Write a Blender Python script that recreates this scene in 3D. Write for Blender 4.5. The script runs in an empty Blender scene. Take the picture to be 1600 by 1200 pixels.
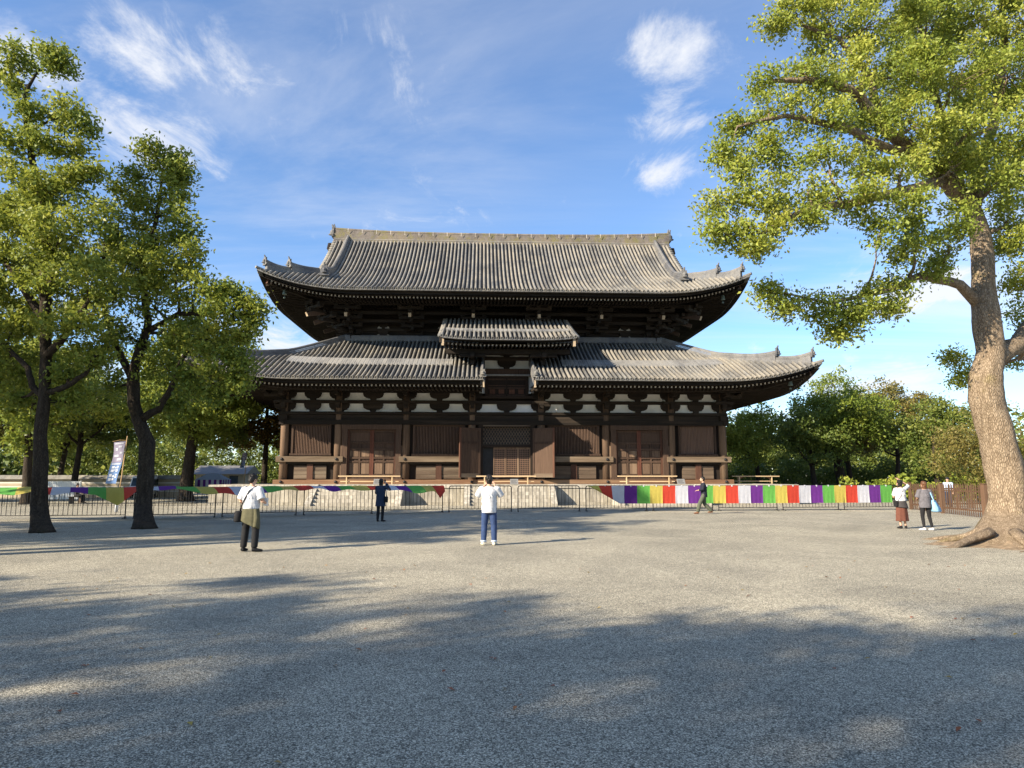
import bpy, math, random
import numpy as np
from mathutils import Vector, Matrix
R = math.radians
random.seed(7)
rng = np.random.default_rng(11)
scene = bpy.context.scene
col = scene.collection

# ---------------------------------------------------------------- camera
CAM_H = 1.7
cam_d = bpy.data.cameras.new('camera')
cam_d.sensor_fit = 'HORIZONTAL'; cam_d.sensor_width = 36.0
cam_d.lens = 1065.0 / 1600.0 * 36.0
cam_d.clip_start = 0.1; cam_d.clip_end = 5000
cam = bpy.data.objects.new('camera', cam_d)
cam.location = (0, 0, CAM_H)
cam.rotation_euler = (R(90 + 7.806), 0, 0)
col.objects.link(cam)
scene.camera = cam

# ---------------------------------------------------------------- sky and sun
SUN_EL = 27.0
SUN_AZ = 56.0          # degrees between the light's heading and +Y, towards +X
sd = Vector((math.sin(R(SUN_AZ)) * math.cos(R(SUN_EL)), math.cos(R(SUN_AZ)) * math.cos(R(SUN_EL)), -math.sin(R(SUN_EL))))
sun_d = bpy.data.lights.new('sun', 'SUN')
sun_d.energy = 5.0; sun_d.angle = R(0.53); sun_d.color = (1.0, 0.87, 0.68)
sun = bpy.data.objects.new('sun', sun_d)
sun.rotation_euler = sd.to_track_quat('-Z', 'Y').to_euler()
sun.location = (-60, -40, 60)
col.objects.link(sun)

world = bpy.data.worlds.new('World'); scene.world = world
world.use_nodes = True
wt = world.node_tree; wt.nodes.clear()
def wn(t, **k):
    n = wt.nodes.new(t)
    for a, b in k.items(): setattr(n, a, b)
    return n
wout = wn('ShaderNodeOutputWorld'); wbg = wn('ShaderNodeBackground')
wbg.inputs['Strength'].default_value = 0.076
sky = wn('ShaderNodeTexSky', sky_type='NISHITA', sun_disc=False)
sky.sun_elevation = R(SUN_EL)
sky.sun_rotation = math.atan2(-sd.x, -sd.y)
sky.altitude = 0; sky.air_density = 1.0; sky.dust_density = 0.1; sky.ozone_density = 2.0
hsv = wn('ShaderNodeHueSaturation'); hsv.inputs['Saturation'].default_value = 1.09; hsv.inputs['Value'].default_value = 1.12
wbal = wn('ShaderNodeMix', data_type='RGBA', blend_type='MULTIPLY')
wbal.inputs['Factor'].default_value = 1.0; wbal.inputs['B'].default_value = (0.90, 1.02, 1.18, 1)
wt.links.new(sky.outputs[0], wbal.inputs['A']); wt.links.new(wbal.outputs['Result'], hsv.inputs['Color'])
tc = wn('ShaderNodeTexCoord')
sep = wn('ShaderNodeSeparateXYZ'); wt.links.new(tc.outputs['Generated'], sep.inputs[0])
def wmath(op, a, b=None, c=None):
    n = wn('ShaderNodeMath', operation=op)
    for i, v in enumerate((a, b, c)):
        if v is None: continue
        if isinstance(v, (int, float)): n.inputs[i].default_value = v
        else: wt.links.new(v, n.inputs[i])
    return n.outputs[0]
# project the view direction on a cloud layer
den = wmath('MAXIMUM', wmath('ADD', sep.outputs[2], 0.12), 0.03)
cx = wmath('DIVIDE', sep.outputs[0], den); cy = wmath('DIVIDE', sep.outputs[1], den)
comb = wn('ShaderNodeCombineXYZ'); wt.links.new(cx, comb.inputs[0]); wt.links.new(cy, comb.inputs[1])
def wnoise(vec, scale, detail, rough, dist=0.0, mapscale=None, loc=None, rotz=0.0):
    m = wn('ShaderNodeMapping'); wt.links.new(vec, m.inputs[0])
    if mapscale: m.inputs['Scale'].default_value = mapscale
    if loc: m.inputs['Location'].default_value = loc
    m.inputs['Rotation'].default_value = (0, 0, rotz)
    n = wn('ShaderNodeTexNoise'); wt.links.new(m.outputs[0], n.inputs['Vector'])
    n.inputs['Scale'].default_value = scale; n.inputs['Detail'].default_value = detail
    n.inputs['Roughness'].default_value = rough; n.inputs['Distortion'].default_value = dist
    return n.outputs[0]
def wramp(v, a, b):
    n = wn('ShaderNodeMapRange'); n.interpolation_type = 'SMOOTHSTEP'
    wt.links.new(v, n.inputs[0]); n.inputs[1].default_value = a; n.inputs[2].default_value = b
    return n.outputs[0]
veil = wmath('MULTIPLY', wramp(wnoise(comb.outputs[0], 0.85, 9, 0.62, 0.9, (0.5, 1.5, 1), (3.1, 0.4, 0), 0.7), 0.36, 0.76),
             wramp(wnoise(comb.outputs[0], 0.42, 3, 0.5, 0.2, None, (1.7, 5.2, 0)), 0.30, 0.62))
puff = wramp(wnoise(comb.outputs[0], 1.55, 10, 0.55, 0.35, (1, 1, 1), (7.6, 2.35, 0)), 0.585, 0.74)
# cloud banks: a few broad areas of the layer where cumulus has gathered
def bank(x, y, r):
    dx = wmath('SUBTRACT', cx, x); dy = wmath('SUBTRACT', cy, y)
    d = wmath('SQRT', wmath('ADD', wmath('MULTIPLY', dx, dx), wmath('MULTIPLY', dy, dy)))
    return wramp(d, r, r * 0.1)
mask = None
for (bx_, by_, br) in ((-0.66, 1.22, .22), (-0.84, 1.50, .26), (-.95, 1.2, .2), (0.30, 1.22, .17), (0.36, 1.42, .17), (0.40, 1.66, .17), (-1.07, 2.99, .5), (1.48, 2.36, .4), (1.9, 3.6, .8), (-2.2, 2.2, .6), (-1.2, -1.0, .9), (1.0, -.6, .9), (2.6, 1.0, 1.0), (-2.9, .3, 1.), (.1, -2.4, 1.2)):
    m_ = bank(bx_, by_, br)
    mask = m_ if mask is None else wmath('MAXIMUM', mask, m_)
pn = wramp(wmath('ADD', wmath('MULTIPLY', mask, 0.25), wnoise(comb.outputs[0], 4.2, 12, 0.68, .6, (1.1, .7, 1), (2.2, 9.1, 0), 0.75)), 0.57, 0.90)
cl = wmath('MINIMUM', wmath('ADD', wmath('ADD', wmath('MULTIPLY', veil, 0.62), 0.05), wmath('MULTIPLY', pn, 0.82)), 0.93)
cl = wmath('MULTIPLY', cl, wramp(sep.outputs[2], 0.0, 0.09))
mixc = wn('ShaderNodeMix', data_type='RGBA')
wt.links.new(cl, mixc.inputs['Factor']); wt.links.new(hsv.outputs[0], mixc.inputs['A'])
mixc.inputs['B'].default_value = (5.4, 5.5, 5.75, 1)
wt.links.new(mixc.outputs['Result'], wbg.inputs['Color']); wt.links.new(wbg.outputs[0], wout.inputs[0])

vs = scene.view_settings
vs.view_transform = 'Standard'; vs.look = 'None'; vs.exposure = 1.27; vs.gamma = 1.0; vs.use_curve_mapping = False
scene.cycles.max_bounces = 6; scene.cycles.transparent_max_bounces = 4
scene.cycles.diffuse_bounces = 3; scene.cycles.glossy_bounces = 2; scene.cycles.transmission_bounces = 3

# ---------------------------------------------------------------- helpers
class MB:
    """collects shapes for ONE mesh object"""
    def __init__(s): s.v = []; s.f = []; s.mi = []; s.cur = 0
    def add(s, vs_, fs_):
        o = len(s.v); s.v.extend([tuple(p) for p in vs_])
        for f in fs_: s.f.append(tuple(i + o for i in f)); s.mi.append(s.cur)
    def box(s, x0, x1, y0, y1, z0, z1, M=None):
        p = [Vector(q) for q in ((x0,y0,z0),(x1,y0,z0),(x1,y1,z0),(x0,y1,z0),(x0,y0,z1),(x1,y0,z1),(x1,y1,z1),(x0,y1,z1))]
        if M is not None: p = [M @ q for q in p]
        s.add(p, ((0,3,2,1),(4,5,6,7),(0,1,5,4),(1,2,6,5),(2,3,7,6),(3,0,4,7)))
    def beam(s, a, b, w, h, up=(0,0,1)):
        """rectangular bar from a to b, w across, h high, centred"""
        a = Vector(a); b = Vector(b); d = (b - a).normalized(); up = Vector(up)
        r = d.cross(up).normalized(); u = r.cross(d).normalized()
        p = []
        for c in (a, b):
            for (i, j) in ((-1,-1),(1,-1),(1,1),(-1,1)): p.append(c + r*(i*w/2) + u*(j*h/2))
        s.add(p, ((0,3,2,1),(4,5,6,7),(0,1,5,4),(1,2,6,5),(2,3,7,6),(3,0,4,7)))
    def tube(s, pts, rad, seg=8, caps=True, squash=None):
        pts = [Vector(p) for p in pts]; n = len(pts)
        if isinstance(rad, (int, float)): rad = [rad]*n
        ref = None; rings = []
        for i in range(n):
            d = (pts[min(i+1,n-1)] - pts[max(i-1,0)])
            d = d.normalized() if d.length > 1e-9 else Vector((0,0,1))
            if ref is None:
                ref = Vector((1,0,0)) if abs(d.x) < 0.8 else Vector((0,1,0))
            a = (ref - d*ref.dot(d)).normalized(); b = d.cross(a); ref = a
            rr = rad[i]; r1, r2 = (rr if isinstance(rr, tuple) else (rr, rr))
            rings.append([pts[i] + a*(math.cos(2*math.pi*k/seg)*r1) + b*(math.sin(2*math.pi*k/seg)*r2) for k in range(seg)])
        s.rings(rings, caps)
    def rings(s, rings, caps=True, closed=True):
        seg = len(rings[0]); vs_ = [p for r in rings for p in r]; fs_ = []
        for i in range(len(rings)-1):
            for k in range(seg if closed else seg-1):
                k2 = (k+1) % seg
                fs_.append((i*seg+k, i*seg+k2, (i+1)*seg+k2, (i+1)*seg+k))
        if caps and closed:
            fs_.append(tuple(range(seg))[::-1]); fs_.append(tuple((len(rings)-1)*seg+k for k in range(seg)))
        s.add(vs_, fs_)
    def loft(s, secs, seg=14):
        """stack of horizontal ellipses (cx, cy, z, rx, ry)"""
        s.rings([[Vector((c[0]+math.cos(2*math.pi*k/seg)*c[3], c[1]+math.sin(2*math.pi*k/seg)*c[4], c[2])) for k in range(seg)] for c in secs])
    def ball(s, c, r, seg=12, rows=8, M=None):
        c = Vector(c); r = Vector((r,r,r)) if isinstance(r,(int,float)) else Vector(r)
        rg = []
        for i in range(1, rows):
            th = math.pi*i/rows
            ring = [Vector((r.x*math.sin(th)*math.cos(2*math.pi*k/seg), r.y*math.sin(th)*math.sin(2*math.pi*k/seg), -r.z*math.cos(th))) for k in range(seg)]
            rg.append([c + (M @ p if M is not None else p) for p in ring])
        s.rings(rg)
    def prism(s, poly, y0, y1):
        """outline (x,z) extruded along y"""
        n = len(poly)
        vs_ = [(x, y0, z) for x, z in poly] + [(x, y1, z) for x, z in poly]
        fs_ = [tuple(range(n)), tuple(range(2*n-1, n-1, -1))]
        for i in range(n):
            j = (i+1) % n; fs_.append((i, i+n, j+n, j))
        s.add(vs_, fs_)
    def grid(s, rows):
        n = len(rows[0]); vs_ = [p for r in rows for p in r]
        s.add(vs_, [(i*n+k, i*n+k+1, (i+1)*n+k+1, (i+1)*n+k) for i in range(len(rows)-1) for k in range(n-1)])
    def build(s, name, mat, parent=None, smooth=False, kind=None):
        me = bpy.data.meshes.new(name); me.from_pydata(s.v, [], s.f)
        mats = mat if isinstance(mat, (list, tuple)) else [mat]
        for m in mats: me.materials.append(m)
        if len(mats) > 1: me.polygons.foreach_set('material_index', s.mi)
        if smooth: me.polygons.foreach_set('use_smooth', [True]*len(me.polygons))
        me.update()
        return link(name, me, parent, kind)
def link(name, me, parent=None, kind=None):
    o = bpy.data.objects.new(name, me); col.objects.link(o)
    if parent is not None: o.parent = parent
    if kind: o['kind'] = kind
    return o
def empty(name, loc=(0,0,0), rz=0.0):
    o = bpy.data.objects.new(name, None); o.empty_display_size = 0.3
    o.location = loc; o.rotation_euler = (0,0,rz); col.objects.link(o); return o
def tag(o, label, cat, group=None):
    o['label'] = label; o['category'] = cat
    if group: o['group'] = group
    return o
def copy_tree(o, parent=None):
    c = o.copy(); col.objects.link(c); c.parent = parent
    for ch in list(o.children): copy_tree(ch, c)
    return c
def at(u, v, Y):
    """world point at depth Y that shows at (u, v) of a 1600x1200 picture"""
    p = R(7.806); x = (u-800)/1065.0; y = (600-v)/1065.0
    d = math.cos(p) - y*math.sin(p)
    return Vector((x*Y/d, Y, CAM_H + Y*(math.sin(p)+y*math.cos(p))/d))
def ground(u, v):
    p = R(7.806); y = (600-v)/1065.0
    k = (math.sin(p)+y*math.cos(p))/(math.cos(p)-y*math.sin(p))
    q = at(u, v, -CAM_H/k); q.z = 0; return q

# ---------------------------------------------------------------- materials
def newmat(name):
    m = bpy.data.materials.new(name); m.use_nodes = True
    nt = m.node_tree; b = nt.nodes['Principled BSDF']; return m, nt, b
def mapped(nt, scale=(1,1,1), coord='Object'):
    t = nt.nodes.new('ShaderNodeTexCoord'); mp = nt.nodes.new('ShaderNodeMapping')
    nt.links.new(t.outputs[coord], mp.inputs[0]); mp.inputs['Scale'].default_value = scale; return mp.outputs[0]
def noise(nt, vec, scale, detail=5, rough=.6, dist=0.):
    n = nt.nodes.new('ShaderNodeTexNoise'); nt.links.new(vec, n.inputs['Vector'])
    n.inputs['Scale'].default_value = scale; n.inputs['Detail'].default_value = detail
    n.inputs['Roughness'].default_value = rough; n.inputs['Distortion'].default_value = dist; return n.outputs[0]
def ramp(nt, v, stops, interp='LINEAR'):
    n = nt.nodes.new('ShaderNodeValToRGB'); nt.links.new(v, n.inputs[0]); n.color_ramp.interpolation = interp
    e = n.color_ramp.elements
    while len(e) < len(stops): e.new(0.5)
    for i, (p, c) in enumerate(stops):
        e[i].position = p; e[i].color = tuple(c) + (1,) if len(c) == 3 else c
    return n.outputs[0]
def mixrgb(nt, f, a, b, mode='MIX'):
    n = nt.nodes.new('ShaderNodeMix'); n.data_type = 'RGBA'; n.blend_type = mode
    for s_, v in ((n.inputs['Factor'], f), (n.inputs['A'], a), (n.inputs['B'], b)):
        if isinstance(v, (int, float)): s_.default_value = v
        elif isinstance(v, tuple): s_.default_value = v + (1,) if len(v) == 3 else v
        else: nt.links.new(v, s_)
    return n.outputs['Result']
def bump(nt, b, h, strength=.4, dist=.02):
    n = nt.nodes.new('ShaderNodeBump'); nt.links.new(h, n.inputs['Height'])
    n.inputs['Strength'].default_value = strength; n.inputs['Distance'].default_value = dist
    nt.links.new(n.outputs[0], b.inputs['Normal'])
def plain(name, c, rough=.7, var=.25, scale=3., metal=0., bmp=0.):
    m, nt, b = newmat(name); v = mapped(nt); n = noise(nt, v, scale, 6)
    lo = tuple(x*(1-var) for x in c); hi = tuple(min(1, x*(1+var)) for x in c)
    nt.links.new(ramp(nt, n, [(.3, lo), (.7, hi)]), b.inputs['Base Color'])
    b.inputs['Roughness'].default_value = rough; b.inputs['Metallic'].default_value = metal
    b.inputs['Specular IOR Level'].default_value = .3
    if bmp: bump(nt, b, noise(nt, v, scale*12, 4), bmp)
    return m
def wood(name, dark, light, axis='z', scale=1., bare=None):
    """weathered timber with grain along one axis; bare = colour of worn patches"""
    sc = {'z': (9,9,.5), 'x': (.5,9,9), 'y': (9,.5,9)}[axis]
    m, nt, b = newmat(name); v = mapped(nt, tuple(q*scale for q in sc))
    g = noise(nt, v, 2.2, 8, .65, .6)
    c = ramp(nt, g, [(.28, dark), (.72, light)])
    if bare:
        w = noise(nt, mapped(nt, tuple(q*scale*.25 for q in sc)), 1.3, 6, .6)
        c = mixrgb(nt, ramp(nt, w, [(.5, (0,0,0)), (.68, (1,1,1))]), c, bare)
    inf = nt.nodes.new('ShaderNodeObjectInfo')
    c = mixrgb(nt, .35, c, ramp(nt, inf.outputs['Random'], [(0, tuple(x*.6 for x in dark)), (1, light)]))
    nt.links.new(c, b.inputs['Base Color']); b.inputs['Roughness'].default_value = .82
    b.inputs['Specular IOR Level'].default_value = .25
    bump(nt, b, g, .5, .015); return m
M = {}
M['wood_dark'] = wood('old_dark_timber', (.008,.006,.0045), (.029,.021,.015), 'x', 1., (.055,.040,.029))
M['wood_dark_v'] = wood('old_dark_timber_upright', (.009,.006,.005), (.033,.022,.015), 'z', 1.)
M['wood_brown'] = wood('brown_timber_upright', (.024,.014,.010), (.11,.068,.046), 'z', 1.)
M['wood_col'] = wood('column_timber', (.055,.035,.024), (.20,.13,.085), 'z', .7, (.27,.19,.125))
M['wood_red'] = wood('reddish_timber', (.038,.018,.012), (.13,.062,.040), 'z', 1.)
M['wood_slat'] = wood('slat_timber', (.065,.040,.029), (.22,.14,.10), 'z', 1.)
M['wood_stile'] = wood('red_brown_stile', (.065,.024,.015), (.15,.058,.037), 'z', 1.)
M['wood_sill'] = wood('sill_timber', (.09,.045,.026), (.25,.14,.08), 'x', .8, (.33,.22,.13))
M['wood_rail'] = wood('weathered_rail_timber', (.08,.056,.036), (.23,.17,.115), 'x', .8, (.30,.235,.165))
M['wood_board'] = wood('weathered_board', (.05,.035,.025), (.16,.115,.08), 'x', .7, (.22,.175,.125))
M['wood_pale'] = wood('pale_new_timber', (.42,.29,.16), (.66,.50,.31), 'x', .8)
M['wood_picket'] = wood('brown_picket_timber', (.055,.032,.02), (.15,.088,.055), 'z', 1.)
M['rafter_end'] = plain('chalky_rafter_end', (.40,.37,.33), .9, .4, 6.)
M['pale_end'] = plain('pale_timber_end', (.40,.31,.21), .85, .35, 9.)
M['plaster'] = plain('white_plaster', (.80,.785,.74), .9, .1, 1.3, bmp=.08)
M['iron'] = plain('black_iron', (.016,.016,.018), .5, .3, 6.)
M['bronze'] = plain('green_bronze', (.16,.20,.18), .6, .35, 9., .5)
def tile_mat(name, stops, warm, moss=0.):
    m, nt, b = newmat(name); v = mapped(nt)
    base = ramp(nt, noise(nt, v, 5.5, 7, .7), stops)
    inf = nt.nodes.new('ShaderNodeObjectInfo')
    base = mixrgb(nt, .42, base, ramp(nt, inf.outputs['Random'], [(0, stops[0][1]), (.5, stops[1][1]), (1, warm)]))
    dk_ = ramp(nt, noise(nt, mapped(nt, (1.6,.5,.5)), .8, 7, .7, .3), [(.36, (.62,.62,.64)), (.56, (1,1,1))])
    base = mixrgb(nt, 1., base, dk_, 'MULTIPLY')
    patch = ramp(nt, noise(nt, v, .55, 5, .65, .5), [(.46, (0,0,0)), (.62, (1,1,1))])
    base = mixrgb(nt, patch, base, mixrgb(nt, .55, base, warm))
    fine = ramp(nt, noise(nt, v, 38, 3, .7), [(.35, (.55,.55,.55)), (.6, (1.08,1.08,1.08))])
    base = mixrgb(nt, 1., base, fine, 'MULTIPLY')
    if moss:
        ms = ramp(nt, noise(nt, v, 1.7, 6, .7), [(.5, (0,0,0)), (.62, (moss,moss,moss))])
        base = mixrgb(nt, ms, base, (.16,.15,.035))
    nt.links.new(base, b.inputs['Base Color']); b.inputs['Roughness'].default_value = .72
    b.inputs['Specular IOR Level'].default_value = .35
    bump(nt, b, noise(nt, v, 26, 4), .35, .012); return m
M['tile'] = tile_mat('round_clay_tile', [(.3, (.085,.085,.083)), (.7, (.285,.277,.255))], (.335,.30,.24))
M['tile_shaded'] = tile_mat('shaded_trough_tile', [(.3, (.02,.021,.024)), (.7, (.055,.055,.06))], (.055,.053,.05))  # darkened so the troughs between the rows carry their shade in the colour
M['tile_ridge'] = tile_mat('ridge_clay_tile', [(.3, (.075,.08,.09)), (.7, (.20,.20,.205))], (.23,.215,.185), .0)
M['tile_moss'] = tile_mat('mossy_ridge_tile', [(.3, (.06,.06,.075)), (.7, (.22,.205,.215))], (.24,.19,.12), .55)
M['tile_band'] = tile_mat('pale_flat_slab', [(.3, (.19,.19,.188)), (.7, (.32,.317,.305))], (.32,.305,.275))
def stone_mat(name, lo, hi, scale=1.5):
    m, nt, b = newmat(name); v = mapped(nt)
    n = noise(nt, v, scale, 8, .65)
    c = ramp(nt, n, [(.3, lo), (.7, hi)])
    st = ramp(nt, noise(nt, mapped(nt, (5,5,.5)), 1.3, 6, .65), [(.42, (.45,.44,.42)), (.62, (1,1,1))])
    c = mixrgb(nt, .8, c, st, 'MULTIPLY')
    inf = nt.nodes.new('ShaderNodeObjectInfo')
    c = mixrgb(nt, .12, c, ramp(nt, inf.outputs['Random'], [(0, lo), (1, hi)]))
    nt.links.new(c, b.inputs['Base Color']); b.inputs['Roughness'].default_value = .85
    bump(nt, b, noise(nt, v, 22, 6, .7), .4, .02); return m
M['stone'] = stone_mat('weathered_granite', (.26,.235,.19), (.50,.46,.38))
M['stone_top'] = stone_mat('pale_paving_granite', (.36,.33,.28), (.56,.52,.44))
# ---------------------------------------------------------------- ground
def gravel_mat():
    m, nt, b = newmat('grey_gravel'); v = mapped(nt)
    vo = nt.nodes.new('ShaderNodeTexVoronoi'); nt.links.new(v, vo.inputs['Vector']); vo.inputs['Scale'].default_value = 105
    stone = nt.nodes.new('ShaderNodeSeparateColor'); nt.links.new(vo.outputs['Color'], stone.inputs[0])
    c = ramp(nt, stone.outputs[0], [(0, (.10,.095,.080)), (.35, (.285,.267,.215)), (.7, (.53,.493,.39)), (1, (.86,.80,.645))])
    big = ramp(nt, noise(nt, v, .35, 6, .6, .8), [(.32, (.78,.775,.765)), (.66, (1.14,1.12,1.08))])
    c = mixrgb(nt, 1., c, big, 'MULTIPLY')
    mid = ramp(nt, noise(nt, v, 6, 5, .7), [(.35, (.86,.86,.86)), (.65, (1.08,1.08,1.08))])
    c = mixrgb(nt, 1., c, mid, 'MULTIPLY')
    gap = ramp(nt, vo.outputs['Distance'], [(.35, (1,1,1)), (.75, (.35,.35,.35))])
    c = mixrgb(nt, .7, c, gap, 'MULTIPLY')
    nt.links.new(c, b.inputs['Base Color']); b.inputs['Roughness'].default_value = .9
    b.inputs['Specular IOR Level'].default_value = .2
    inv = nt.nodes.new('ShaderNodeMath'); inv.operation = 'SUBTRACT'; inv.inputs[0].default_value = 1
    nt.links.new(vo.outputs['Distance'], inv.inputs[1])
    bump(nt, b, inv.outputs[0], .55, .010); return m
M['gravel'] = gravel_mat()
g = MB(); g.grid([[(-1500+i*300, -1500+j*300, 0) for i in range(11)] for j in range(11)])
gr_o = g.build('ground', M['gravel'], None, kind='structure')

# ---------------------------------------------------------------- the hall
HALL = empty('temple_hall', (-.38, 48, 0), math.atan(.045))
tag(HALL, 'large old dark timber temple hall with two tiers of grey tiled roofs', 'temple')
PZ = 1.25                       # platform top
BAY = [-15.4, -11.7, -7.03, -2.42, 2.42, 7.03, 11.7, 15.4]
MAIN_X, MAIN_Y = 11.64, 3.7
YC = 8.6
SIDE_Y = [0, 3.7, 6.97, 10.23, 13.5, 17.2]

class Roof: pass
LO = Roof(); LO.a = 20.5; LO.b = 13.45; LO.yc = YC; LO.z0 = 7.93; LO.hs = 8.5; LO.smax = 8.5
LO.P = lambda s: 4.15*(.80*(s/8.5)+.20*(s/8.5)**2)
LO.L = 1.22; LO.w = 7.0; LO.ws = 7.0; LO.sf = 5.2
UP = Roof(); UP.a = 17.33; UP.b = 10.2; UP.yc = YC; UP.z0 = 14.66; UP.hs = 3.03; UP.smax = 10.2
UP.P = lambda s: 7.1*(.58*(s/10.2)+.42*(s/10.2)**2)
UP.L = 1.32; UP.w = 6.8; UP.ws = 6.5; UP.sf = 4.6
def lift(Rf, c, s, side=False): return Rf.L*max(0, 1-c/(Rf.ws if side else Rf.w))**2.3*max(0, 1-s/Rf.sf)
def rear(t): return .35 if t > 0 else 1.   # the eaves rise less towards the back corners
def rf(Rf, x, s):
    return Vector((x, Rf.yc-Rf.b+s, Rf.z0+Rf.P(s)+lift(Rf, max(0, Rf.a-abs(x)-min(s, Rf.hs)), s)))
def rs(Rf, sg, y, s):
    return Vector((sg*(Rf.a-s), y, Rf.z0+Rf.P(s)+lift(Rf, max(0, Rf.b-abs(y-Rf.yc)-min(s, Rf.hs)), s, True)*rear(y-Rf.yc)))
def tile_row(mb, fn, s0, s1, across, r=.078, disc=True, tl=.36):
    """round tiles, one after the other, up a slope"""
    across = Vector(across).normalized()
    n = max(1, int(round((s1-s0)/tl))); rings = []
    for i in range(n):
        for e, k in ((0, 1.08), (1, .93)):
            s = s0+(s1-s0)*(i+e*.985)/n
            p = fn(s); t = (fn(s+.05)-fn(s-.05)).normalized(); nn = across.cross(t).normalized()
            if nn.z < 0: nn = -nn
            rr = r*k
            ring = [p+across*rr-nn*.03]
            for q in range(6):
                a = math.pi*q/5
                ring.append(p+across*(math.cos(a)*rr)+nn*(.075+math.sin(a)*rr))
            ring.append(p-across*rr-nn*.03)
            rings.append(ring)
    mb.rings(rings, False, False)
    if disc:
        p = fn(s0); t = (fn(s0+.05)-fn(s0)).normalized(); nn = across.cross(t).normalized()
        if nn.z < 0: nn = -nn
        c = p+nn*.075; fwd = -t; sg = 10; rg = []
        for (rad, off) in ((.106, -.05), (.106, .05), (.066, .05), (.062, .012)):
            rg.append([c+fwd*off+across*(math.cos(2*math.pi*k/sg)*rad)+nn*(math.sin(2*math.pi*k/sg)*rad) for k in range(sg)])
        mb.rings(rg, False)
        mb.add(rg[-1], [tuple(range(sg))])
def deck(mb, fn_row, ss):
    rows = []
    for i, s in enumerate(ss):
        lo = fn_row(s); rows.append(lo)
        if i < len(ss)-1: rows.append([p+Vector((0,0,.02)) for p in fn_row(s+.003)])
    mb.grid(rows)
def frange(a, b, n): return [a+(b-a)*i/(n-1) for i in range(n)]
def strip(mb, pts, off0, off1, h0, h1, out):
    """board running along pts; out = outward unit vector; offsets are outward, heights are up"""
    out = Vector(out); rings = []
    for p in pts:
        rings.append([p+out*off0+Vector((0,0,h0)), p+out*off1+Vector((0,0,h0)), p+out*off1+Vector((0,0,h1)), p+out*off0+Vector((0,0,h1))])
    mb.rings(rings)
TP = .304
def ornament(mb, p, fwd, k=1.):
    """ridge-end tile: shaped plate with shoulders, brow and an upward horn"""
    fwd = Vector((fwd[0], fwd[1], 0)).normalized(); sd_ = Vector((-fwd.y, fwd.x, 0)); up = Vector((0,0,1))
    prof = [(-.30,-.12),(-.36,.02),(-.24,.10),(-.27,.30),(-.17,.44),(-.20,.58),(-.08,.56),(0,.66),(.08,.56),(.20,.58),(.17,.44),(.27,.30),(.24,.10),(.36,.02),(.30,-.12)]
    n = len(prof)
    vs_ = [p+sd_*(x*k)+up*(z*k)-fwd*(.07*k) for x, z in prof]+[p+sd_*(x*k)+up*(z*k)+fwd*(.07*k) for x, z in prof]
    fs_ = [tuple(range(n)), tuple(range(2*n-1, n-1, -1))]+[(i, (i+1) % n, (i+1) % n+n, i+n) for i in range(n)]
    mb.add(vs_, fs_)
    mb.ball(p+fwd*.09*k+up*.26*k, (.15*k,.15*k,.17*k), 8, 6)
    mb.ball(p+fwd*.14*k+up*.10*k, (.20*k,.10*k,.08*k), 8, 5)
    mb.tube([p+up*.50*k-fwd*.12*k, p+up*.60*k+fwd*.02*k, p+up*.80*k+fwd*.10*k], [.085*k,.075*k,.05*k], 8)
def ridge_run(mb, pts, w, h, courses=3):
    """stacked ridge: courses of flat tiles with a round cap"""
    pts = [Vector(p) for p in pts]
    for c in range(courses):
        ww = w*(1.0-.12*c); rings = []
        z0 = h*c/courses*.8; z1 = h*(c+1)/courses*.8-.015
        for i, p in enumerate(pts):
            d = pts[min(i+1, len(pts)-1)]-pts[max(i-1, 0)]; d.z = 0; d.normalize(); sd_ = Vector((-d.y, d.x, 0))
            rings.append([p+sd_*(-ww/2)+Vector((0,0,z0-(.5 if c == 0 else 0))), p+sd_*(ww/2)+Vector((0,0,z0-(.5 if c == 0 else 0))), p+sd_*(ww/2)+Vector((0,0,z1)), p+sd_*(-ww/2)+Vector((0,0,z1))])
        mb.rings(rings)
    mb.tube([p+Vector((0,0,h*.86)) for p in pts], w*.27, 8)

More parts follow.
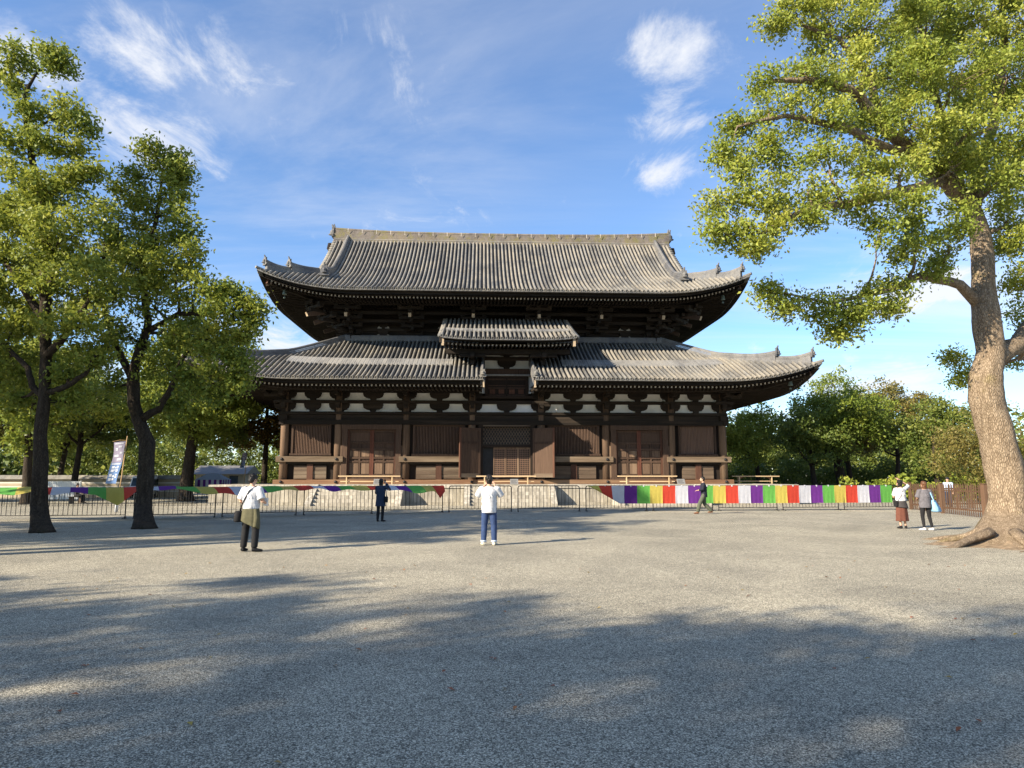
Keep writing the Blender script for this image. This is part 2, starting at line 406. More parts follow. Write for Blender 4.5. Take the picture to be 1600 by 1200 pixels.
def rafters(Rf, root, slope, drop, inset, pitch, wall_s, fly=1.7, gap=0.):
    """two tiers of eave rafters on all four sides, boards above them"""
    def zs(sidepos, s, half):
        return Rf.z0-drop+slope*s+lift(Rf, max(0, half-abs(sidepos)-s), s, half == Rf.b)*(rear(sidepos) if half == Rf.b else 1)
    soff = MB(); raf = MB(); ends = MB()
    ss = frange(.1, wall_s+.3, 6)
    for sg in (1, -1):
        for hf in ((-1, 1) if gap else (0,)):
            def xs_(s): return [hf*x for x in frange(gap, Rf.a-s, 21)] if hf else frange(-(Rf.a-s), Rf.a-s, 41)
            soff.grid([[Vector((x, Rf.yc-sg*(Rf.b-s), zs(x, s, Rf.a)+.10)) for x in xs_(s)] for s in ss])
        rows = [[Vector((sg*(Rf.a-s), Rf.yc+u*(Rf.b-s), zs(u*(Rf.b-s), s, Rf.b)+.10)) for u in frange(-1, 1, 31)] for s in ss]
        soff.grid(rows)
    soff.build('soffit_boards', M['wood_dark'], root)
    def one(mk, t, half):
        se = min(wall_s, half-abs(t)-.15)
        if se < .5: return
        for (a, b, dz) in ((inset, min(fly, se), 0.), (min(fly, se)-.35, se, -.15)):
            if b-a < .2: continue
            p = mk(t, a, zs(t, a, half)+dz); q = mk(t, b, zs(t, b, half)+dz)
            raf.beam(p, q, .105, .13)
            d = (p-q).normalized()
            if dz == 0.: ends.beam(p+d*.004, p+d*.012, .10, .12)
    for i in range(int(2*Rf.a/pitch)):
        t = -Rf.a+.35+i*pitch
        if abs(t) > gap: one(lambda t, s, z: Vector((t, Rf.yc-Rf.b+s, z)), t, Rf.a)
    for sg in (-1, 1):
        for i in range(int(2*Rf.b/pitch)):
            t = -Rf.b+.35+i*pitch
            one(lambda t, s, z: Vector((sg*(Rf.a-s), Rf.yc+t, z)), t, Rf.b)
    raf.build('rafters', M['wood_dark'], root, kind='stuff')
    ends.build('rafter_ends', M['rafter_end'], root, kind='stuff')
    # boards at the eave edge and at the foot of the flying rafters
    for (s, h0, h1, w) in ((.46, -.26, -.045, .09), (.36, -.05, .03, .07)):
        eb = MB()
        for sg in (1, -1):
            for fr_ in (([-x for x in frange(gap, Rf.a-s, 40)], frange(gap, Rf.a-s, 40)) if gap and sg > 0 else (frange(-Rf.a+s, Rf.a-s, 61),)): strip(eb, [Vector((x, Rf.yc-sg*(Rf.b-s), Rf.z0+lift(Rf, max(0, Rf.a-abs(x)-s), s))) for x in fr_], 0, w, h0, h1, (0,-sg,0))
            strip(eb, [Vector((sg*(Rf.a-s), y, Rf.z0+lift(Rf, max(0, Rf.b-abs(y-Rf.yc)-s), s, True)*rear(y-Rf.yc))) for y in frange(Rf.yc-Rf.b+s, Rf.yc+Rf.b-s, 51)], 0, w, h0, h1, (sg,0,0))
        eb.build('eave_board', M['wood_dark'], root)
    kb = MB()
    for sg in (1, -1):
        for fr_ in (([-x for x in frange(gap, Rf.a-fly, 40)], frange(gap, Rf.a-fly, 40)) if gap and sg > 0 else (frange(-Rf.a+fly, Rf.a-fly, 61),)): strip(kb, [Vector((x, Rf.yc-sg*(Rf.b-fly), zs(x, fly, Rf.a))) for x in fr_], -.06, .06, -.10, .05, (0,-sg,0))
        strip(kb, [Vector((sg*(Rf.a-fly), y, zs(y-Rf.yc, fly, Rf.b))) for y in frange(Rf.yc-Rf.b+fly, Rf.yc+Rf.b-fly, 51)], -.06, .06, -.10, .05, (sg,0,0))
    kb.build('rafter_board', M['wood_dark'], root)
    for sx in (-1, 1):
        for sy in (-1, 1):
            hb = MB()
            k = wall_s
            p = Vector((sx*(Rf.a-k), Rf.yc+sy*(Rf.b-k), Rf.z0-drop+slope*k-.1)); q = Vector((sx*(Rf.a-.55), Rf.yc+sy*(Rf.b-.55), Rf.z0-drop+Rf.L-.22))
            mid = (p+q)/2-Vector((0,0,.28))
            hb.beam(p, mid, .26, .34); hb.beam(mid-(q-mid)*.05, q, .26, .30)
            o = hb.build('hip_rafter', M['wood_dark'], root)
            e = MB(); d = (q-mid).normalized(); e.beam(q+d*.004, q+d*.02, .25, .29); e.build('rafter_cap', M['wood_red'], o)
            bl = MB(); c = q-Vector((sx*.95, sy*.95, .42))
            bl.tube([c+Vector((0,0,.5)), c+Vector((0,0,.15))], .012, 5)
            bl.loft([(c.x,c.y,c.z+.16,.03,.03),(c.x,c.y,c.z+.12,.10,.10),(c.x,c.y,c.z-.10,.135,.135),(c.x,c.y,c.z-.22,.17,.17),(c.x,c.y,c.z-.25,.175,.175)], 10)
            bl.tube([c+Vector((0,0,-.25)), c+Vector((0,0,-.42))], .008, 4); bl.box(c.x-.07, c.x+.07, c.y-.01, c.y+.01, c.z-.52, c.z-.40)
            bl.build('wind_bell', M['bronze'], root, True)

# ---- lower roof
lor = empty('lower_roof'); lor.parent = HALL
GAP = 1.65
rng_s = [i*.30 for i in range(29)]+[8.5]
dk = MB()
for sg in (-1, 1):
    deck(dk, lambda s: [rf(LO, sg*x, s) for x in frange(GAP, LO.a-min(s, LO.hs), 26)], rng_s)
    deck(dk, lambda s: [rs(LO, sg, LO.yc+u*(LO.b-s), s) for u in frange(-1, 1, 41)], rng_s)
    deck(dk, lambda s: [Vector((p.x, 2*LO.yc-p.y, p.z)) for p in [rf(LO, sg*x, s) for x in frange(0, LO.a-min(s, LO.hs), 26)]], rng_s[::4]+[8.5])
dk.build('trough_tiles', M['tile_shaded'], lor)
EDGE = MB()
for sg in (-1, 1):
    strip(EDGE, [rf(LO, sg*x, 0) for x in frange(GAP, LO.a, 50)], -.25, .03, -.06, .03, (0,-1,0))
    strip(EDGE, [rs(LO, sg, y, 0) for y in frange(YC-LO.b, YC+LO.b, 50)], -.25, .03, -.06, .03, (sg,0,0))
EDGE.build('eave_edge_tiles', M['tile_ridge'], lor)
BAND_S = (3.05, 4.25)
n_rows = int((LO.a-GAP)/TP)
for sg in (-1, 1):
    for i in range(n_rows):
        x = sg*(GAP+.14+i*TP); se = min(LO.smax, LO.a-abs(x)-.12)
        if se < .3: continue
        mb = MB(); tile_row(mb, lambda s: rf(LO, x, s), 0, se, (1,0,0)); mb.build('tile_row', M['tile'], lor)
        if se > BAND_S[1]+1.2 and abs(x) > 3.9:
            bb = MB(); f = lambda s, dx: rf(LO, x+dx, s)+Vector((0,0,.165))
            top = [[f(s, dx) for dx in (-TP/2+.012, TP/2-.012)] for s in frange(BAND_S[0], BAND_S[1], 4)]
            vs_ = [p for r_ in top for p in r_]+[p-Vector((0,0,.1)) for r_ in top for p in r_]
            fs_ = [(2*k, 2*k+1, 2*k+3, 2*k+2) for k in range(3)]+[(0, 8, 9, 1), (6, 7, 15, 14)]+[(2*k, 2*k+2, 2*k+10, 2*k+8) for k in range(3)]+[(2*k+1, 2*k+9, 2*k+11, 2*k+3) for k in range(3)]
            bb.add(vs_, fs_); bb.build('flat_slab', M['tile_band'], lor)
    sr = MB()
    for i in range(int(2*LO.b/TP)):
        y = YC-LO.b+.15+i*TP; se = min(LO.smax, LO.b-abs(y-YC)-.12)
        if se > .3: tile_row(sr, lambda s: rs(LO, sg, y, s), 0, se, (0,1,0), tl=.8)
    sr.build('side_tile_rows', M['tile'], lor, kind='stuff')
rafters(LO, lor, .085, .42, .50, .27, 5.0, gap=GAP)
def hip(Rf, root, s_hi, s_mid, s_lo, h1, h2, k=1.):
    for sx in (-1, 1):
        for sy in (-1, 1):
            def P(s, up=0.):
                p = rf(Rf, sx*(Rf.a-s), s); return Vector((p.x, p.y if sy < 0 else 2*YC-p.y, p.z+.10+up))
            mb = MB()
            ridge_run(mb, [P(s, .30*max(0, 1-(s-s_mid)/1.6)**2) for s in frange(s_hi, s_mid, 16)], .40, h1)
            ridge_run(mb, [P(s, .34*max(0, 1-(s-s_lo)/1.2)**2) for s in frange(s_mid+.1, s_lo, 8)], .34, h2)
            o = mb.build('hip_ridge', M['tile_ridge'], root)
            om = MB(); ornament(om, P(s_mid-.06, .34+h1*.1), (sx, sy), .85*k); om.build('ridge_end_tile', M['tile_ridge'], o)
            om = MB(); ornament(om, P(s_lo-.06, .36), (sx, sy), .75*k); om.build('ridge_end_tile', M['tile_ridge'], o)
            om = MB(); q = P(.0, .02); d = Vector((sx, sy, .25)).normalized()
            om.tube([q-d*.5, q+d*.12], .10, 8); om.build('corner_tile', M['tile'], o)
hip(LO, lor, 8.4, 2.1, .45, .36, .28)
# ridge against the upper wall, and the gabled inner ends beside the raised bay
wr = MB()
wr.box(-12.3, 12.3, MAIN_Y-.42, MAIN_Y-.05, 11.95, 12.32)
wr.tube([(-12.3, MAIN_Y-.3, 12.34), (12.3, MAIN_Y-.3, 12.34)], .1, 8)
for sg in (-1, 1):
    wr.box(sg*11.95-.35, sg*11.95+.35, MAIN_Y-.1, 2*YC-MAIN_Y, 11.95, 12.30)
wr.build('wall_ridge', M['tile_ridge'], lor)
for sg in (-1, 1):
    v_ = MB()
    ridge_run(v_, [rf(LO, sg*(GAP+.06), s)+Vector((0,0,.08)) for s in frange(4.9, .35, 12)], .30, .26)
    o = v_.build('verge_ridge', M['tile_ridge'], lor)
    om = MB(); ornament(om, rf(LO, sg*(GAP+.06), .28)+Vector((0,0,.16)), (0,-1), .72); om.build('ridge_end_tile', M['tile'], o)
    bg = MB()
    pts = [rf(LO, sg*(GAP-.02), s) for s in frange(.1, 5.0, 8)]
    bg.rings([[p+Vector((-.04*sg,0,-.42)), p+Vector((.04*sg,0,-.42)), p+Vector((.04*sg,0,-.02)), p+Vector((-.04*sg,0,-.02))] for p in pts])
    bg.build('barge_board', M['wood_dark'], lor)
    pe = MB(); q = rf(LO, sg*(GAP-.0), .1); pe.box(q.x-.05, q.x+.05, q.y-.02, q.y+.12, q.z-.55, q.z-.08); pe.build('board_end', M['pale_end'], lor)

# ---- upper roof
upr = empty('upper_roof'); upr.parent = HALL
GX = 14.3
us = [i*.30 for i in range(34)]+[10.2]
dk = MB()
def upw(s): return UP.a-s if s < UP.hs else GX
deck(dk, lambda s: [rf(UP, u*upw(s), s) for u in frange(-1, 1, 61)], us)
deck(dk, lambda s: [Vector((p.x, 2*YC-p.y, p.z)) for p in [rf(UP, u*upw(s), s) for u in frange(-1, 1, 31)]], us[::3])
for sg in (-1, 1):
    deck(dk, lambda s: [rs(UP, sg, YC+u*(UP.b-s), s) for u in frange(-1, 1, 31)], [i*.3 for i in range(12)]+[3.5])
dk.build('trough_tiles', M['tile_shaded'], upr)
e2 = MB()
strip(e2, [rf(UP, x, 0) for x in frange(-UP.a, UP.a, 80)], -.25, .03, -.06, .03, (0,-1,0))
for sg in (-1, 1): strip(e2, [rs(UP, sg, y, 0) for y in frange(YC-UP.b, YC+UP.b, 50)], -.25, .03, -.06, .03, (sg,0,0))
e2.build('eave_edge_tiles', M['tile_ridge'], upr)
nr = int(2*UP.a/TP)
for i in range(nr):
    x = -UP.a+.2+i*TP
    if abs(x) > UP.a-.4: continue
    se = 10.15 if abs(x) < GX else UP.a-abs(x)-.12
    if se < .3: continue
    mb = MB(); tile_row(mb, lambda s: rf(UP, x, s), 0, se, (1,0,0)); mb.build('tile_row', M['tile'], upr)
for sg in (-1, 1):
    sr = MB()
    for i in range(int(2*UP.b/TP)):
        y = YC-UP.b+.15+i*TP; se = min(3.2, UP.b-abs(y-YC)-.12)
        if se > .3: tile_row(sr, lambda s: rs(UP, sg, y, s), 0, se, (0,1,0), tl=.8)
    sr.build('side_tile_rows', M['tile'], upr, kind='stuff')
rafters(UP, upr, .14, .50, .52, .26, 5.4)
hip(UP, upr, 3.4, 1.75, .45, .36, .30, 1.05)
for sg in (-1, 1):
    # descending ridges, verge tiles, barge boards and the gable wall
    for sy in (-1, 1):
        def D(s, up=0.):
            p = rf(UP, sg*13.2, s); return Vector((p.x, p.y if sy < 0 else 2*YC-p.y, p.z+.1+up))
        v_ = MB(); ridge_run(v_, [D(s, .35*max(0, 1-(s-2.1)/2.2)**2) for s in frange(10.0, 2.1, 26)], .46, .44)
        o = v_.build('descending_ridge', M['tile_ridge'], upr)
        om = MB(); ornament(om, D(2.02, .32), (0, sy), 1.05); om.build('ridge_end_tile', M['tile_ridge'], o)
        vt = MB(); ss = frange(3.1, 10.1, 26)
        for s in ss:
            p = rf(UP, sg*(GX-.12), s); p = Vector((p.x, p.y if sy < 0 else 2*YC-p.y, p.z+.06))
            vt.tube([p-Vector((sg*.1,0,0)), p+Vector((sg*.30,0,-.05))], [.09,.105], 8)
        vt.build('verge_tiles', M['tile'], upr, True)
        bg = MB()
        pts = [rf(UP, sg*(GX+.05), s) for s in frange(2.9, 10.2, 16)]
        pts = [Vector((p.x, p.y if sy < 0 else 2*YC-p.y, p.z)) for p in pts]
        bg.rings([[p+Vector((-.06,0,-.6)), p+Vector((.06,0,-.6)), p+Vector((.06,0,-.05)), p+Vector((-.06,0,-.05))] for p in pts])
        bg.build('barge_board', M['wood_dark_v'], upr)
    gw = MB(); prof = [(rf(UP, 13.9, s).y, rf(UP, 13.9, s).z-.35) for s in frange(3.2, 10.2, 10)]
    poly = prof+[(2*YC-y, z) for y, z in reversed(prof[:-1])]
    gw.rings([[Vector((sg*13.6, y, z)) for y, z in poly], [Vector((sg*13.75, y, z)) for y, z in poly]])
    gw.build('gable_wall', M['wood_dark_v'], upr)
    gp = MB(); gp.tube([(sg*14.42, YC, 21.5), (sg*14.42, YC, 21.0), (sg*14.42, YC, 20.2)], [(.5,.06),(.6,.06),(.1,.05)], 10); gp.build('gable_pendant', M['wood_dark_v'], upr)
rz = 21.72
rp = lambda x: Vector((x, YC, rz+.30*(abs(x)/GX)**3))
mr = MB(); ridge_run(mr, [rp(x) for x in frange(-GX-.1, GX+.1, 61)], .62, .80, 5)
mro = mr.build('main_ridge', M['tile_moss'], upr)
for i in range(23):
    x = -13.2+i*1.2
    st = MB(); p = rp(x); st.box(x-.022, x+.022, YC-.36, YC-.33, p.z+.40, p.z+.74); st.build('ridge_strap', M['rafter_end'], mro)
fl = MB(); pts = [rf(UP, x, 10.05)+Vector((0,-.12,.12)) for x in frange(-GX, GX, 60)]
fl.tube(pts, .07, 6); fl.build('ridge_foot_tiles', M['tile'], mro)
for sg in (-1, 1):
    om = MB(); ornament(om, rp(sg*(GX+.2))+Vector((0,0,.1)), (sg,0), 1.25)
    om.tube([rp(sg*(GX+.1))+Vector((0,0,.8)), rp(sg*(GX+.16))+Vector((0,0,1.16))], [.1,.04], 7)
    om.build('ridge_end_tile', M['tile_ridge'], mro)

# ---- raised roof over the middle bay
rar = empty('raised_roof'); rar.parent = HALL
RW, RY0, RZ0 = 4.5, -3.95, 10.72
def rr_(x, s): return Vector((x, RY0+s, RZ0+.40*s+.006*s*s+.16*(abs(x)/RW)**4*max(0, 1-s/5)))
dk = MB(); deck(dk, lambda s: [rr_(x, s) for x in frange(-RW, RW, 25)], [i*.3 for i in range(21)]+[6.3])
dk.build('trough_tiles', M['tile_shaded'], rar)
e3 = MB(); strip(e3, [rr_(x, 0) for x in frange(-RW, RW, 25)], -.25, .03, -.06, .03, (0,-1,0)); e3.build('eave_edge_tiles', M['tile_ridge'], rar)
for i in range(30):
    x = -RW+.09+i*(2*RW-.18)/29
    mb = MB(); tile_row(mb, lambda s: rr_(x, s), 0, 6.2, (1,0,0)); mb.build('tile_row', M['tile'], rar)
    if 0 < i < 29:
        bb = MB(); q0 = rr_(x, 2.0)+Vector((0,0,.115)); q1 = rr_(x, 2.75)+Vector((0,0,.115))
        bb.beam(q0, q1, .28, .10); bb.build('flat_slab', M['tile_band'], rar)
for sg in (-1, 1):
    v_ = MB()
    for s in frange(.15, 6.1, 18):
        p = rr_(sg*(RW-.02), s)+Vector((0,0,.04)); v_.tube([p-Vector((sg*.1,0,0)), p+Vector((sg*.2,0,-.04))], .095, 8)
    v_.build('verge_tiles', M['tile'], rar, True)
    bg = MB(); pts = [rr_(sg*(RW+.02), s) for s in frange(.05, 6.2, 8)]
    bg.rings([[p+Vector((-.05,0,-.42)), p+Vector((.05,0,-.42)), p+Vector((.05,0,-.06)), p+Vector((-.05,0,-.06))] for p in pts])
    bg.build('barge_board', M['wood_dark'], rar)
    pe = MB(); q = rr_(sg*(RW-.15), .15); pe.box(q.x-.08, q.x+.08, q.y-.05, q.y+.1, q.z-.62, q.z-.12); pe.build('board_end', M['pale_end'], rar)
sf = MB(); sf.grid([[rr_(x, s)+Vector((0,0,-.36+(-.25*s if s > 1 else 0))) for x in frange(-RW+.1, RW-.1, 25)] for s in frange(.1, 4.2, 5)]); sf.build('soffit_boards', M['wood_dark'], rar)
eb = MB(); strip(eb, [rr_(x, .42) for x in frange(-RW+.1, RW-.1, 25)], 0, .09, -.30, -.07, (0,-1,0)); eb.build('eave_board', M['wood_dark'], rar)
ra, en = MB(), MB()
for i in range(33):
    x = -RW+.25+i*.265; p = rr_(x, .32)+Vector((0,0,-.48)); q = Vector((x, RY0+4.0, RZ0-.05))
    ra.beam(p, q, .105, .13); en.beam(p+Vector((0,-.012,0)), p+Vector((0,-.004,0)), .1, .12)
ra.build('rafters', M['wood_dark'], rar, kind='stuff'); en.build('rafter_ends', M['rafter_end'], rar, kind='stuff')
bp = MB(); bp.box(-RW+.3, RW-.3, -2.6, -2.3, 10.0, 10.3); bp.box(-RW+.3, RW-.3, -.3, .0, 10.35, 10.62); bp.build('purlin', M['wood_dark'], rar)
for sg in (-1, 1):
    for xx in (2.42,):
        br = MB(); x = sg*xx
        br.box(x-.13, x+.13, -3.0, .2, 9.72, 10.0); br.box(x-.13, x+.13, -2.1, .2, 9.32, 9.6); br.box(x-.13, x+.13, -1.2, .2, 8.95, 9.2)
        br.box(x-.24, x+.24, -2.7, -2.22, 9.86, 10.06); br.box(x-.9, x+.9, -2.58, -2.32, 9.78, 9.98); br.box(x-.22, x+.22, -1.85, -1.45, 9.5, 9.72)
        br.build('bracket', M['wood_dark'], rar)

# ---- walls
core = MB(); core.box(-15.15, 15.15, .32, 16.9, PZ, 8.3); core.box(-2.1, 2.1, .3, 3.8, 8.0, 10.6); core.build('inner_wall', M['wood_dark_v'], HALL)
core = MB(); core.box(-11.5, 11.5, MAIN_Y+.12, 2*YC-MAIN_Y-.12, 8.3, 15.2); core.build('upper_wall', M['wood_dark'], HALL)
def column(x, y, z0, z1, r=.275):
    mb = MB(); mb.tube([(x,y,z0), (x,y,z0+.6*(z1-z0)), (x,y,z1)], [r, r, r*.93], 18)
    mb.build('column', M['wood_col'], HALL, True)
for x in BAY: column(x, 0, PZ, 7.9)
for sg in (-1, 1):
    for y in SIDE_Y[1:]: column(sg*15.4, y, PZ, 7.9)
def bracket_profile(hw_bot, hw_top, z0, z1):
    h = z1-z0
    half = [(hw_bot, 0), (hw_bot+.03, .22), (hw_bot+.25, .28), (hw_top-.16, .36), (hw_top-.06, .48), (hw_top-.03, .60), (hw_top-.03, .70), (hw_top, .74), (hw_top, 1)]
    return [(-x, z0+h*f) for x, f in reversed(half)]+[(x, z0+h*f) for x, f in half]
def front_bits(lo, hi, flip=None):
    """brackets, beams and plaster of one run of wall; flip maps (x,y) for the side walls"""
TIERS = [(6.24, 6.84), (7.07, 7.60)]
def wall_run(xs, T, skip_mid=()):
    x0, x1 = xs[0], xs[-1]
    def B(name, mat, *a):
        mb = MB(); mb.box(*a); mb.v = [tuple(T @ Vector(p)) for p in mb.v]; return mb.build(name, M[mat], HALL)
    B('head_beam', 'wood_dark', x0-.42, x1+.42, -.20, .22, 5.66, 6.02)
    B('plate_beam', 'wood_dark', x0-.30, x1+.30, -.34, .24, 6.05, 6.235)
    B('lintel_beam', 'wood_dark', x0-.36, x1+.36, -.31, -.02, 5.34, 5.655)
    B('tie_beam', 'wood_dark', x0-.6, x1+.6, -.16, .22, 6.845, 7.065)
    for (wa, wb) in ((x0, -1.95), (1.95, x1)) if skip_mid else ((x0, x1),):
        ea = lambda v, q: v+(q if v > 2 else -q if v < -2 else 0)
        B('wall_plate', 'wood_dark', ea(wa, .7), ea(wb, .7), -.20, .24, 7.605, 7.93)
        B('outer_purlin', 'wood_dark', ea(wa, 1.4), ea(wb, 1.4), -1.35, -1.12, 7.72, 7.93)
    for k, (z0, z1) in enumerate(TIERS):
        for i in range(len(xs)-1):
            if skip_mid and k == 1 and i == 3: continue
            B('plaster_panel', 'plaster', xs[i]+.24, xs[i+1]-.24, .06, .14, z0+.003, z1-.003)
        for i, x in enumerate(xs):
            mb = MB(); mb.prism([(x+px, pz) for px, pz in bracket_profile(.30, .70, z0, z1)], -.17, .055)
            # arms that step out towards the eave
            reach = .75 if k == 0 else 1.5
            mb.box(x-.12, x+.12, -reach, -.16, z0+.25, z1-.06)
            mb.box(x-.17, x+.17, -reach-.02, -reach+.32, z1-.14, z1+.02)
            mb.box(x-.62, x+.62, -reach+.03, -reach+.25, z1-.015, z1+.16)
            mb.v = [tuple(T @ Vector(p)) for p in mb.v]; mb.build('bracket', M['wood_dark'], HALL)
        for i in range(len(xs)-1):
            if skip_mid and k == 1 and i == 3: continue
            x = (xs[i]+xs[i+1])/2; wdt = .70 if xs[i+1]-xs[i] > 4 else .58
            mb = MB(); mb.prism([(x+px, pz) for px, pz in bracket_profile(.18, wdt, z0, z1)], -.12, .055)
            mb.v = [tuple(T @ Vector(p)) for p in mb.v]; mb.build('bracket', M['wood_dark'], HALL)
wall_run(BAY, Matrix.Identity(4), (3,))
for sg in (-1, 1):
    # side walls: turn the run so that its front faces outwards
    T = Matrix.Translation((sg*15.4, YC, 0)) @ Matrix.Rotation(R(90)*sg, 4, 'Z')
    wall_run([(y-YC)*1.0 for y in SIDE_Y], T)
    for i in range(5):
        y0, y1 = SIDE_Y[i]+.25, SIDE_Y[i+1]-.25
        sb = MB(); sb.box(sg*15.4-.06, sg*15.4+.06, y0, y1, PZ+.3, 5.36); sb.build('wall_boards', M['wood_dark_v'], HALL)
    sb = MB(); sb.box(sg*15.4-.32, sg*15.4+.32, -.4, 17.6, PZ, PZ+.30); sb.build('ground_sill', M['wood_sill'], HALL)
    sb = MB(); sb.box(sg*15.4+(.24 if sg > 0 else -.42), sg*15.4+(.42 if sg > 0 else -.24), -.25, 17.4, 2.76, 3.12); sb.build('waist_rail', M['wood_rail'], HALL)
def hbox(name, mat, *a, parent=None):
    mb = MB(); mb.box(*a); return mb.build(name, M[mat], parent or HALL)
def boss(x, y, z, parent):
    mb = MB(); mb.tube([(x,y,z), (x,y-.05,z), (x,y-.09,z)], [.105,.10,.04], 10); mb.build('rail_boss', M['iron'], parent, True)
SLATS = {0: .055, 2: .05, 4: .05, 6: .09}
for i in range(7):
    x0, x1 = BAY[i], BAY[i+1]; c = (x0+x1)/2
    if i in (0, 2, 4, 6):
        hw = 1.22 if i in (0, 6) else 1.68
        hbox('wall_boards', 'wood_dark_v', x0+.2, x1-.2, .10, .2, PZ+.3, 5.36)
        w = empty('window'); w.parent = HALL
        fr = MB(); z0, z1 = 3.36, 5.28
        fr.box(c-hw-.13, c-hw, -.13, .095, z0-.1, z1+.08); fr.box(c+hw, c+hw+.13, -.13, .095, z0-.1, z1+.08)
        fr.box(c-hw+.002, c+hw-.002, -.125, .09, z1-.03, z1+.075); fr.box(c-hw-.2, c+hw+.2, -.24, .092, z0-.16, z0-.02)
        fr.build('window_frame', M['wood_brown'], w)
        sl = MB(); n = 23 if i in (0, 6) else 32; wd = 2*hw/n
        for k in range(n):
            xx = c-hw+(k+.5)*wd; q = wd*(.25 if i != 6 else .46)
            yy = -.03+random.uniform(-.008, .008)
            sl.add([(xx-q, yy, z0-.02), (xx, yy-q*.9, z0-.02), (xx+q, yy, z0-.02), (xx, yy+q, z0-.02), (xx-q, yy, z1-.03), (xx, yy-q*.9, z1-.03), (xx+q, yy, z1-.03), (xx, yy+q, z1-.03)],
                   ((0,1,5,4),(1,2,6,5),(2,3,7,6),(3,0,4,7)))
        sl.build('window_bars', M['wood_slat'], w, kind='stuff')
        rl = hbox('waist_rail', 'wood_rail', x0-.42, x1+.42, -.44, -.262, 2.76, 3.14)
        if i in (0, 6): pass
        for bxp in (x0, x1): boss(bxp, -.44, 2.95, rl)
        hbox('waist_beam', 'wood_dark', x0+.24, x1-.24, -.2, .1, 2.60, 2.757)
        hbox('strut', 'wood_red', c-.2, c+.2, -.15, .1, PZ+.30, 2.598)
        for sgn in (-1, 1):
            a, b = (x0+.75, c-.2) if sgn < 0 else (c+.2, x1-.75)
            for k in range(3): hbox('plank', 'wood_board', a, b, -.055-.012*(k % 2), .1, PZ+.36+k*.30, PZ+.36+k*.30+.29)
    if i in (1, 5):
        d = empty('doorway'); d.parent = HALL
        fr = MB(); ow, iw = 2.03, 1.66
        fr.box(c-ow, c-iw, -.30, .12, PZ+.34, 5.33); fr.box(c+iw, c+ow, -.30, .12, PZ+.34, 5.33)
        fr.box(c-ow-.05, c+ow+.05, -.325, .12, 5.0, 5.335); fr.box(c-ow-.1, c+ow+.1, -.42, .12, PZ+.30, PZ+.45)
        fr.build('door_frame', M['wood_brown'], d)
        for sgn in (-1, 1):
            a, b = (c-iw, c-.004) if sgn < 0 else (c+.004, c+iw)
            lf = MB(); lf.box(a, b, -.02, .06, PZ+.45, 5.0)
            leaf = lf.build('door', M['wood_brown'], d)
            def P(nm, mt, *q): return hbox(nm, mt, *q, parent=leaf)
            st = .13
            P('door_stile', 'wood_red' if sgn < 0 else 'wood_stile', a, a+st, -.10, -.018, PZ+.47, 4.98); P('door_stile', 'wood_stile' if sgn < 0 else 'wood_red', b-st, b, -.10, -.018, PZ+.47, 4.98)
            for (z0, z1) in ((4.84, 4.975), (4.04, 4.16), (3.58, 3.72), (2.98, 3.10), (2.72, 2.84), (PZ+.475, PZ+.66)):
                P('door_rail', 'wood_brown', a+st, b-st, -.095, -.016, z0, z1)
            m_ = (a+b)/2
            for (z0, z1) in ((3.72, 4.04), (3.10, 3.58), (2.84, 2.98), (PZ+.66, 2.72)): P('door_mullion', 'wood_brown', m_-.055, m_+.055, -.09, -.014, z0, z1)
            for (z0, z1) in ((3.10, 3.58), (PZ+.66, 2.72)):
                for (p, q) in ((a+st, m_-.055), (m_+.055, b-st)): P('door_panel', 'wood_col', p+.03, q-.03, -.045, -.012, z0+.03, z1-.03)
            P('door_panel', 'wood_brown', a+st+.03, b-st-.03, -.045, -.012, 4.19, 4.81)
        for sgn in (-1, 1):
            hbox('wall_boards', 'wood_dark_v', *((x0+.2, c-ow) if sgn < 0 else (c+ow, x1-.2)), .0, .2, PZ+.3, 5.36)
            hbox('door_post', 'wood_col', *((c-ow-.22, c-ow-.003) if sgn < 0 else (c+ow+.003, c+ow+.22)), -.20, .12, PZ+.30, 3.9)
    if i == 3:
        d = empty('doorway'); d.parent = HALL
        fr = MB(); ow, iw = 1.95, 1.66
        fr.box(c-ow, c-iw, -.25, .12, PZ+.34, 5.33); fr.box(c+iw, c+ow, -.25, .12, PZ+.34, 5.33)
        fr.box(c-ow-.05, c+ow+.05, -.27, .12, 5.22, 5.335); fr.box(c-iw, c+iw, -.15, .10, 3.78, 3.98)
        fr.build('door_frame', M['wood_dark_v'], d)
        hbox('door_head', 'wood_board', c-ow+.3, c+ow-.3, -.33, -.275, 5.24, 5.33, parent=d)
        bk = MB(); bk.box(c-iw, c+iw, .26, .318, PZ+.3, 5.3); bk.build('interior_shade', M['iron'], d)  # black sheet stands in for the shade of the unlit interior
        lt = MB()
        for k in range(-4, 20):
            for sgn in (-1, 1):
                xa = c-iw+k*.2; za = 3.98; h = 5.22-3.98; run = h*.62
                p0 = [xa, za]; p1 = [xa+run, za+h]
                if p0[0] < c-iw: f = (c-iw-p0[0])/run; p0 = [c-iw, za+h*f]
                if p1[0] > c+iw: f = (c+iw-xa)/run; p1 = [c+iw, za+h*f]
                if p0[0] >= c+iw or p1[0] <= c-iw or p1[1]-p0[1] < .05: continue
                if sgn < 0: p0[0] = 2*c-p0[0]; p1[0] = 2*c-p1[0]
                lt.beam((p0[0], -.02+.012*sgn, p0[1]), (p1[0], -.02+.012*sgn, p1[1]), .036, .03, (0,1,0))
        lt.build('transom_lattice', M['wood_board'], d, kind='stuff')
